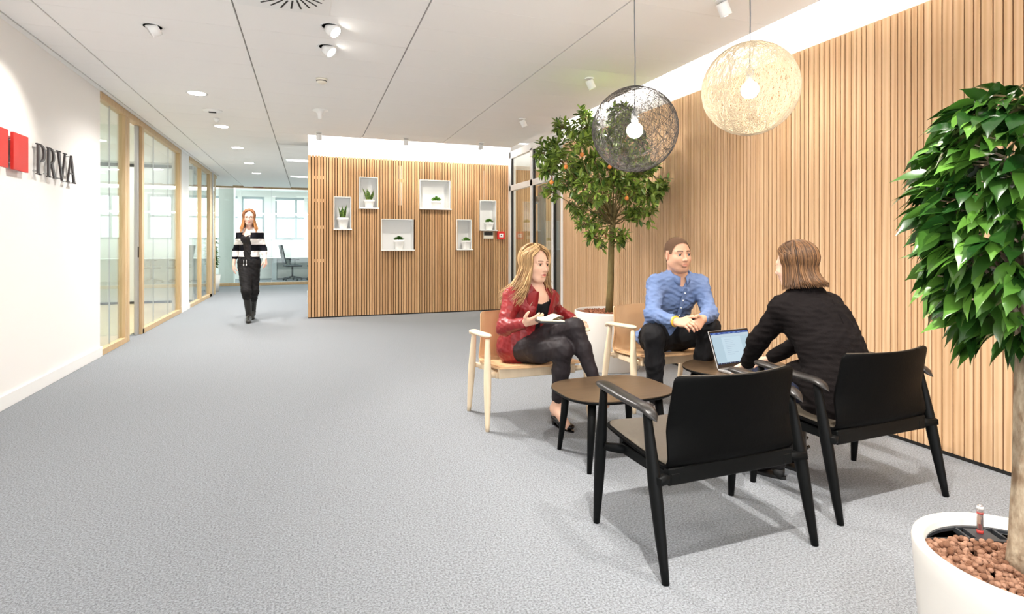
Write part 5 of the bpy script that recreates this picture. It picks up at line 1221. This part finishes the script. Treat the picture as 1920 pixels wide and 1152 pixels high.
# ---------------- seated man in the blue shirt
def man():
    t=person('seated man with cropped hair in a light blue shirt, hands clasped',(2.45,3.45,0))
    pel=V(2.53,3.58,.485); neck=A3(1271,516,3.99); rsh=A3(1230,532,3.97); lsh=A3(1312,532,4.02)
    B=Body(pel,neck,rsh,lsh,False)
    rel=A3(1223,590,3.80); rwr=A3(1270,604,3.60); lel=A3(1331,590,3.86); lwr=A3(1315,600,3.63)
    hipR=V(2.43,3.54,.485); hipL=V(2.63,3.54,.485); kR=V(2.185,3.18,.585); aR=V(2.255,3.27,.11); kL=V(2.61,3.14,.615); aL=V(2.56,3.24,.11)
    hc=A3(1271,478,3.95); R=frame((-.13,-.98,-.02),(-.03,-.03,1)); skin=(214,166,138)
    hv,hf,hcn,hl=head(hc,R,B.neck-B.up*.04,False,skin,(192,126,108),(62,44,34),1.06,stubble=(150,112,90))
    hm=A3(1298,606,3.50)
    h1=hand(rwr,hm+V(-.01,-.0,.0)-rwr,nrm(V(-.25,-.75,.6)),1,(.55,.6,.6,.65),.0,(.75,-.2),1.03,skin,arm=rel)
    h2=hand(lwr,hm+V(.02,.0,-.035)-lwr,nrm(V(.55,-.75,.25)),-1,(.75,.8,.85,.9),.0,(.6,-.35),1.03,skin,arm=lel)
    pts=[pel,neck,rsh,lsh,rel,rwr,lel,lwr,kR,kL,aR,aL]; lo,hi=bbox(pts,.16); v=Vol(lo,hi,.008)
    B.torso(v,-.016); limb(v,[rsh,rel,rwr],[.048,.038,.029]); limb(v,[lsh,lel,lwr],[.048,.038,.029])
    limb(v,[hipR,kR,aR],[.08,.052,.038]); limb(v,[hipL,kL,aL],[.08,.052,.038]); v.cone(B.ch+B.up*.1,B.neck,.08,.057,.04)
    cv,cf=v.mesh(); sk=np.tile(np.array(srgb(*skin)),(len(cv),1))
    bv,bf,bc=join([(hv,hf,hcn),h1,h2,(cv,cf,sk)]); npmesh('body',bv,bf,skin_m,t,bc)
    eyes(hc,R,t,gaze=(1,.12,-.02),iris=(84,104,112),scale=1.06)
    # cropped hair: the scalp region of the head, lifted a little
    x,y,z=hl[:,0],hl[:,1],hl[:,2]; line=.068+.010*np.cos(y/.075*3); ln=np.where(x>.056,line,np.where(x>.040,.012+(x-.040)/.016*.056,np.where(x>.012,.006,np.where(x>-.028,.030,-.048))))
    on=(z>ln)&(x<.10)&~((np.abs(y)>.0755)&(z<.03)); fm=on[hf].all(1); n_=vnorm(hv,hf)
    idx=np.unique(hf[fm]); mp=-np.ones(len(hv),int); mp[idx]=np.arange(len(idx)); rs=np.random.RandomState(1)
    hv2=hv[idx]+n_[idx]*(.0028+.0012*rs.rand(len(idx)))[:,None]
    npmesh('hair',hv2,mp[hf[fm]],mat('cropped brown hair',srgb(112,86,68),.85,.15,bump=(900,.6,(1,1,1))),t)
    # shirt
    sh=mat('blue chambray shirt',srgb(100,120,160),.8,.2,bump=(500,.1,(1,1,1)),var=(9,srgb(118,138,178),(1,1,1)))
    v=Vol(*bbox([pel-V(0,0,.05),neck,rsh,lsh,rel,rwr,lel,lwr],.16),.0055)
    B.torso(v,.008,lo=-.02); limb(v,[rsh,rel],[.064,.056],.03); limb(v,[rel,rel+(rwr-rel)*.74],[.054,.042],.025)
    limb(v,[lsh,lel],[.064,.056],.03); limb(v,[lel,lel+(lwr-lel)*.78],[.054,.042],.025)
    v.ell(pel-B.l*.13+V(0,.03,.0),(.07,.09,.06),k=.03); Rt=np.stack((B.l,B.f,B.up),1)
    v.ell(B.neck+B.up*.035+B.f*.015,(.064,.064,.055),Rt,.008,sub=True); v.ell(B.neck+B.f*.07+B.up*.012,(.028,.05,.055),Rt,.008,sub=True)
    w,f=v.mesh(); w=folds(smooth_v(w,f,1),f,.0065,36,17,(1,1,1.4)); s=npmesh('shirt',w,f,sh,t)
    W,D=.178,.134
    nu=nrm(B.up*.4+V(0,-.05,1)*.6); nf=nrm(B.f-nu*(B.f@nu)); nl=np.cross(nu,nf); cc=B.neck+nf*.006
    for s_ in (-1,1):     # turned down collar with its point
        b=MB(); vs=[];n=13
        for i in range(n):
            q=i/(n-1); a=math.radians(180-165*q); wing=max(0,(q-.62)/.38); c_,s__=math.cos(a),math.sin(a)*s_
            for (rr,hh) in ((.062+.004*q,.036-.030*q**2),(.072+.004*q,.034-.028*q**2),(.082+.014*wing,.004-.050*wing),): vs.append(tuple(cc+nf*c_*rr*(1+.12*wing)+nl*s__*rr+nu*hh))
        fs=[]
        for i in range(n-1):
            for k in (0,1): a=3*i+k; fs.append((a,a+1,a+4,a+3))
        b.add(vs,fs,0,0,True); o=wmb(b,'collar',sh,s); md=o.modifiers.new('s','SOLIDIFY'); md.thickness=.004; md.offset=0
    for s_ in ():
        b=MB(); pts=[B.neck+B.up*(.040-.050*q)+B.l*s_*(.072*math.sin(.1+q*1.9))+B.f*(.004-.074*math.cos(.1+q*2.4)) for q in [i/9 for i in range(10)]]
        b.tube([tuple(p) for p in pts],[.013,.0145,.016,.017,.018,.018,.018,.018,.02,.012],8,squash=.42,up=tuple(B.l*s_))
        wmb(b,'collar',sh,s)
    b=MB(); pl=[B.surf(.004,.13-.032*i,W,D,.0135) for i in range(9)]
    patch('placket',B,[[(-.012,.135-.036*i,.012),(.004,.135-.036*i,.0135),(.02,.135-.036*i,.012)] for i in range(9)],sh,s,W=W,D=D,th=.003)
    bw=mat('white button',srgb(240,240,236),.3)
    for i in range(4):
        b=MB(); b.sphere(tuple(B.surf(.004,.095-.062*i,W,D,.018)),.0055,10); wmb(b,'button',bw,s)
    # band on the wrist
    b=MB(); c=rwr+(rel-rwr)*.07; ax=Vector(nrm(rwr-rel)); u=ax.orthogonal().normalized(); vv_=ax.cross(u)
    b.tube([tuple(Vector(c)+(u*math.cos(a)+vv_*math.sin(a))*.032) for a in [2*PI*i/28 for i in range(28)]],.006,8,closed=True,caps=False)
    o=wmb(b,'wristband',mat('yellow silicone band',srgb(226,176,60),.4),t)
    trou=mat('black trousers',srgb(22,21,23),.75,.25,bump=(300,.1,(1,1,1)))
    v=Vol(*bbox([pel,kR,kL,aR,aL],.17),.0065)
    v.cone(pel-B.l*.05+V(0,.0,0),pel+B.l*.05+V(0,0,0),.118,.118,.05); limb(v,[hipR,hipR+(kR-hipR)*.5,kR],[.108,.092,.073],.06); limb(v,[kR,kR+(aR-kR)*.4,aR+(kR-aR)*.04],[.068,.064,.050],.03)
    limb(v,[hipL,hipL+(kL-hipL)*.5,kL],[.108,.092,.073],.06); limb(v,[kL,kL+(aL-kL)*.4,aL+(kL-aL)*.04],[.068,.064,.050],.03)
    w,f=v.mesh(); w=folds(smooth_v(w,f,1),f,.006,34,23); npmesh('trousers',w,f,trou,t)
    gs=mat('mottled grey sneaker cloth',srgb(92,84,80),.8,.2,var=(60,srgb(150,142,136),(1,1,1)))
    ds=mat('dark rubber sole',srgb(30,28,28),.6)
    shoe('shoe',(2.30,3.35,0),(2.145,3.10,0),gs,t,h=.07,w=.046,ank=tuple(aR+V(0,0,.0)),soleM=ds,sole=.022)
    shoe('shoe',(2.56,3.31,0),(2.56,3.02,0),gs,t,h=.07,w=.046,ank=tuple(aL),soleM=ds,sole=.022)
    return t,B
man()

# ---------------- woman in the black blazer at the laptop
def woman_black():
    t=person('woman in a black blazer with straight brown hair, seen from behind, typing on the laptop',(2.45,2.05,0))
    pel=V(2.46,1.98,.475); neck=V(2.475,2.215,.925); rsh=V(2.635,2.225,.858); lsh=V(2.335,2.235,.858)
    # torso frame: wearer's right is +x here
    B=Body(pel,neck,rsh,lsh,True)
    lel=V(2.315,2.395,.665); lwr=V(2.435,2.60,.492); rel=V(2.71,2.42,.655); rwr=V(2.66,2.65,.495)
    hipR=V(2.55,2.0,.47); hipL=V(2.38,2.0,.47); kR=V(2.53,2.38,.455); kL=V(2.34,2.38,.455); aR=V(2.425,2.25,.12); aL=V(2.262,2.22,.12)
    hc=V(2.452,2.275,1.085); R=frame((-.22,.97,-.16),(.0,.02,1)); skin=(234,194,170)
    hv,hf,hcn,hl=head(hc,R,B.neck-B.up*.03,True,skin)
    h1=hand(lwr,A3(1372,692,3.36)-lwr,nrm(V(-.1,-.1,1)),-1,(.4,.42,.45,.5),.12,(.5,.35),.92,skin,arm=lel)
    h2=hand(rwr,V(-.03,.17,-.04),nrm(V(.1,-.1,1)),1,(.4,.42,.45,.5),.12,(.5,.35),.92,skin,arm=rel)
    pts=[pel,neck,rsh,lsh,rel,rwr,lel,lwr,kR,kL,aR,aL]; lo,hi=bbox(pts,.16); v=Vol(lo,hi,.008)
    B.torso(v,-.016); limb(v,[rsh,rel,rwr],[.040,.034,.025]); limb(v,[lsh,lel,lwr],[.040,.034,.025]); limb(v,[hipR,kR,aR],[.075,.048,.034]); limb(v,[hipL,kL,aL],[.075,.048,.034])
    cv,cf=v.mesh(); sk=np.tile(np.array(srgb(*skin)),(len(cv),1))
    bv,bf,bc=join([(hv,hf,hcn),h1,h2,(cv,cf,sk)]); npmesh('body',bv,bf,skin_m,t,bc); eyes(hc,R,t,iris=(80,70,60))
    bz=mat('black wool blazer',srgb(20,16,16),.9,.12,bump=(260,.25,(1,1,1)))
    v=Vol(*bbox([pel-V(0,0,.12),neck,rsh,lsh,rel,rwr,lel,lwr],.17),.0055)
    B.torso(v,.020,lo=-.03,wide=(.172,.142,.150)); v.cone(pel+B.up*.06,pel-V(0,-.02,.075),.185,.205,.03,side=B.l,fl=.74,fl2=.80); v.cone(pel+V(0,.02,.03),pel+V(0,.24,.03),.19,.165,.03,side=B.l,fl=.62,fl2=.5)
    limb(v,[rsh,rel],[.066,.055],.03); limb(v,[rel,rel+(rwr-rel)*.93],[.053,.042],.02); limb(v,[lsh,lel],[.066,.055],.03); limb(v,[lel,lel+(lwr-lel)*.96],[.053,.042],.02)
    v.ell(B.neck+B.up*.04+B.f*.02,.062,k=.01,sub=True)
    w,f=v.mesh(); w=folds(smooth_v(w,f,1),f,.0062,30,31,(1,1,1.6)); j=npmesh('blazer',w,f,bz,t)
    b=MB(); seam(b,[B.ch-B.f*(.128+.0)+B.up*(.12-.05*i)-B.f*(.012*math.sin(i/8*PI)) for i in range(1,8)],.0014); wmb(b,'back_seam',bz,j)
    b=MB(); pts=[B.neck+B.up*(.012-.012*abs(q))+B.l*(.066*math.sin(q*1.9))+B.f*(-.07*math.cos(q*1.9)) for q in [-1+i/6 for i in range(13)]]
    b.tube([tuple(p) for p in pts],.014,8,squash=1.5,up=tuple(B.up)); wmb(b,'collar',bz,j)
    # jeans and boots
    jn=mat('dark blue denim',srgb(18,24,46),.75,.3,bump=(300,.2,(1,1,1)))
    v=Vol(*bbox([pel,kR,kL,aR,aL],.17),.0065); v.cone(pel-V(.05,0,.01),pel+V(.05,0,-.01),.115,.115,.05); limb(v,[hipR,kR,aR+(kR-aR)*.1],[.098,.063,.045],.04); limb(v,[hipL,kL,aL+(kL-aL)*.1],[.098,.063,.045],.04)
    w,f=v.mesh(); w=folds(smooth_v(w,f,1),f,.004,40,5); npmesh('jeans',w,f,jn,t)
    bt=mat('black boot leather',srgb(20,17,17),.3,.5); so=mat('black boot sole',srgb(14,14,14),.6)
    s1=shoe('boot',(2.435,2.185,0),(2.41,2.425,0),bt,t,h=.07,w=.040,ank=(2.43,2.235,.11),shaft=(2.452,2.27,.27),heel_h=.03,sole=.014,soleM=so)
    s2=shoe('boot',(2.275,2.165,0),(2.185,2.39,0),bt,t,h=.07,w=.040,ank=(2.266,2.21,.11),shaft=(2.28,2.255,.27),heel_h=.03,sole=.014,soleM=so)
    for k in range(3): b=MB(); b.tube([(2.49,2.235+.01*k,.11+.045*k),(2.508,2.235+.01*k,.118+.045*k)],.008,8); wmb(b,'buckle',mat('dark metal buckle',srgb(70,66,60),.3,.5,.8),s1)
    L_=lambda az,rng: rng.uniform(.115,.14); Dr=lambda az,rng: (B.up*0-B.f*(.03-.04*math.cos(az))+B.l*.02*math.sin(az)+V(.008*max(0,-math.cos(az)),0,0))
    hair(t,hc,R,950,hair_mat('straight brown hair',srgb(46,31,20),srgb(126,90,58)),L_,Dr,open_=66,wave=.002,seed=9,wfreq=10,vol=.09,part=(.01,0),rad=.0034)
    return t
woman_black()

# ---------------- woman walking up the corridor
def walker():
    t=person('woman walking along the corridor in a black and white striped cardigan, glasses and boots',(-.82,9.15,0))
    Z=lambda p,q,d: A3(p,q,d)
    pel=Z(467,489,8.55); neck=Z(467.5,429,8.50); rsh=Z(451,439,8.52); lsh=Z(486,438,8.52)
    B=Body(pel,neck,rsh,lsh,True)
    rel=Z(443,470,8.62); rwr=Z(438,497,8.58); lel=Z(494,468,8.58); lwr=Z(497,486,8.34)
    hipR=Z(459,494,8.55); hipL=Z(475,494,8.55); kR=Z(461.5,546,8.34); kL=Z(476,546,8.55); aR=Z(466.5,592,8.46); aL=Z(474,589,8.86)
    hc=Z(467,408,8.45); R=frame((.08,-.99,-.10),(0,0,1)); skin=(238,200,182)
    hv,hf,hcn,hl=head(hc,R,B.neck-B.up*.03,True,skin,(200,110,105),(110,80,60),.97)
    h1=hand(rwr,V(-.0,-.01,-.18),nrm(V(-.9,-.3,0)),1,(.25,.3,.35,.4),.0,(.35,.3),.92,skin,arm=rel)
    h2=hand(lwr,V(.02,-.05,-.17),nrm(V(.8,-.6,0)),-1,(.35,.4,.5,.6),.0,(.4,.3),.92,skin,arm=lel)
    pts=[pel,neck,rsh,lsh,rel,rwr,lel,lwr,kR,kL,aR,aL]; lo,hi=bbox(pts,.16); v=Vol(lo,hi,.009)
    B.torso(v,-.016); limb(v,[rsh,rel,rwr],[.038,.032,.024]); limb(v,[lsh,lel,lwr],[.038,.032,.024]); limb(v,[hipR,kR,aR],[.08,.048,.036]); limb(v,[hipL,kL,aL],[.08,.048,.036])
    v.cone(B.ch+B.up*.06+B.f*.02,B.neck-B.up*.01,.085,.046,.05,side=B.l,fl=.85,fl2=1)
    cv,cf=v.mesh(); sk=np.tile(np.array(srgb(*skin)),(len(cv),1))
    bv,bf,bc=join([(hv,hf,hcn),h1,h2,(cv,cf,sk)]); npmesh('body',bv,bf,skin_m,t,bc); eyes(hc,R,t,iris=(90,90,80),scale=.97)
    v=Vol(*bbox([pel,neck,rsh,lsh],.2),.0075); B.torso(v,-.002,lo=-.0); Rt=np.stack((B.l,B.f,B.up),1)
    v.ell(B.neck+B.up*.06,.085,k=.01,sub=True); v.ell(B.neck+B.f*.09-B.up*.03,(.035,.07,.075),Rt,.01,sub=True)
    w,f=v.mesh(); w=folds(smooth_v(w,f,2),f,.005,30,3); npmesh('blouse',w,f,mat('black satin blouse',srgb(24,18,22),.35,.4),t)
    # striped cardigan
    m=mat('striped knit',(1,1,1,1),.9,.1,bump=(200,.3,(1,1,1))); nt=m.node_tree; L=nt.links
    g=nt.nodes.new('ShaderNodeNewGeometry'); sx=nt.nodes.new('ShaderNodeSeparateXYZ'); L.new(g.outputs['Position'],sx.inputs[0])
    md=nt.nodes.new('ShaderNodeMath'); md.operation='MULTIPLY_ADD'; md.inputs[1].default_value=1/.185; md.inputs[2].default_value=-.955/.185+8.28; L.new(sx.outputs[2],md.inputs[0])
    fr=nt.nodes.new('ShaderNodeMath'); fr.operation='FRACT'; L.new(md.outputs[0],fr.inputs[0]); gt=nt.nodes.new('ShaderNodeMath'); gt.operation='GREATER_THAN'; gt.inputs[1].default_value=.52; L.new(fr.outputs[0],gt.inputs[0])
    mx=nt.nodes.new('ShaderNodeMix'); mx.data_type='RGBA'; mx.inputs[6].default_value=srgb(22,22,28); mx.inputs[7].default_value=srgb(236,230,226); L.new(gt.outputs[0],mx.inputs[0]); L.new(mx.outputs[2],nt.nodes['Principled BSDF'].inputs['Base Color'])
    v=Vol(*bbox([pel-V(0,0,.05),neck,rsh,lsh,rel,rwr,lel,lwr],.16),.0065); B.torso(v,.010,lo=0)
    limb(v,[rsh,rel,rel+(rwr-rel)*.45],[.056,.050,.047],.03); limb(v,[lsh,lel,lel+(lwr-lel)*.35],[.056,.050,.047],.03)
    v.ell(B.ch+B.f*.2-B.up*.02,(.080,.19,.38),Rt,.008,sub=True); v.ell(B.neck+B.up*.05+B.f*.02,(.07,.07,.065),Rt,.01,sub=True)
    w,f=v.mesh(); w=folds(smooth_v(w,f,1),f,.004,30,8); npmesh('cardigan',w,f,m,t)
    tr=mat('black loose trousers',srgb(24,22,23),.7,.25)
    v=Vol(*bbox([pel,kR,kL,aR,aL],.17),.007); v.cone(pel+B.up*.12,pel,.132,.162,.04,side=B.l,fl=.8); limb(v,[hipR,kR],[.108,.072],.04); limb(v,[kR,kR+(aR-kR)*.25],[.070,.062],.03); limb(v,[hipL,kL,kL+(aL-kL)*.3],[.108,.072,.058],.04); limb(v,[kL+(aL-kL)*.3,aL],[.05,.04],.02)
    w,f=v.mesh(); w=folds(smooth_v(w,f,1),f,.006,30,12); j=npmesh('trousers',w,f,tr,t)
    for dx in (-.018,.022):
        b=MB(); p=pel+B.f*.135+B.l*dx; b.tube([tuple(p+B.up*.03),tuple(p-B.up*.035)],.003,6); b.tube([tuple(p-B.up*.035),tuple(p-B.up*.065)],.007,8); wmb(b,'drawstring',M['white_metal'],j)
    bt=mat('black tall boot leather',srgb(38,36,32),.35,.5)
    shoe('boot',tuple(V(aR[0]-.0,aR[1]+.05,0)),tuple(V(aR[0]+.01,aR[1]-.19,0)),bt,t,h=.07,w=.040,ank=tuple(V(aR[0],aR[1],.11)),shaft=tuple(kR+(aR-kR)*.22),heel_h=.05,sole=.012)
    shoe('boot',tuple(V(aL[0],aL[1]+.03,0.02)),tuple(V(aL[0],aL[1]-.2,0.0)),bt,t,h=.08,w=.040,ank=tuple(aL),shaft=tuple(kL+(aL-kL)*.3),heel_h=.08,sole=.012)
    hair(t,hc,R,420,hair_mat('reddish blonde hair',srgb(112,70,44),srgb(178,120,78),srgb(214,150,92),(1.62,1.40)),lambda az,rng:rng.uniform(.15,.23),lambda az,rng:B.l*.05*math.sin(az)+B.f*.03*math.cos(az),open_=50,wave=.004,seed=2,wfreq=14,vol=.12,part=(0,0),rad=.0055)
    # glasses
    A=np.array(R)*.97; b=MB()
    for y in (-1,1): b.tube([tuple(hc+A@np.array((.104,y*.033+.023*math.cos(a),.003+.017*math.sin(a)))) for a in [2*PI*i/20 for i in range(20)]],.0018,6,closed=True,caps=False); b.tube([tuple(hc+A@np.array((.104,y*.056,.008))),tuple(hc+A@np.array((0,y*.08,.004)))],.0016,6)
    b.tube([tuple(hc+A@np.array((.105,-.011,.006))),tuple(hc+A@np.array((.105,.011,.006)))],.0016,6)
    wmb(b,'glasses',M['dark'],t)
    b=MB(); b.tube([tuple(B.surf(x,.10-.05*(1-(x/.05)**2),.15,.11,.012)) for x in [-.05+.0125*i for i in range(9)]],.0015,5); wmb(b,'necklace',M['alu'],t)
walker()
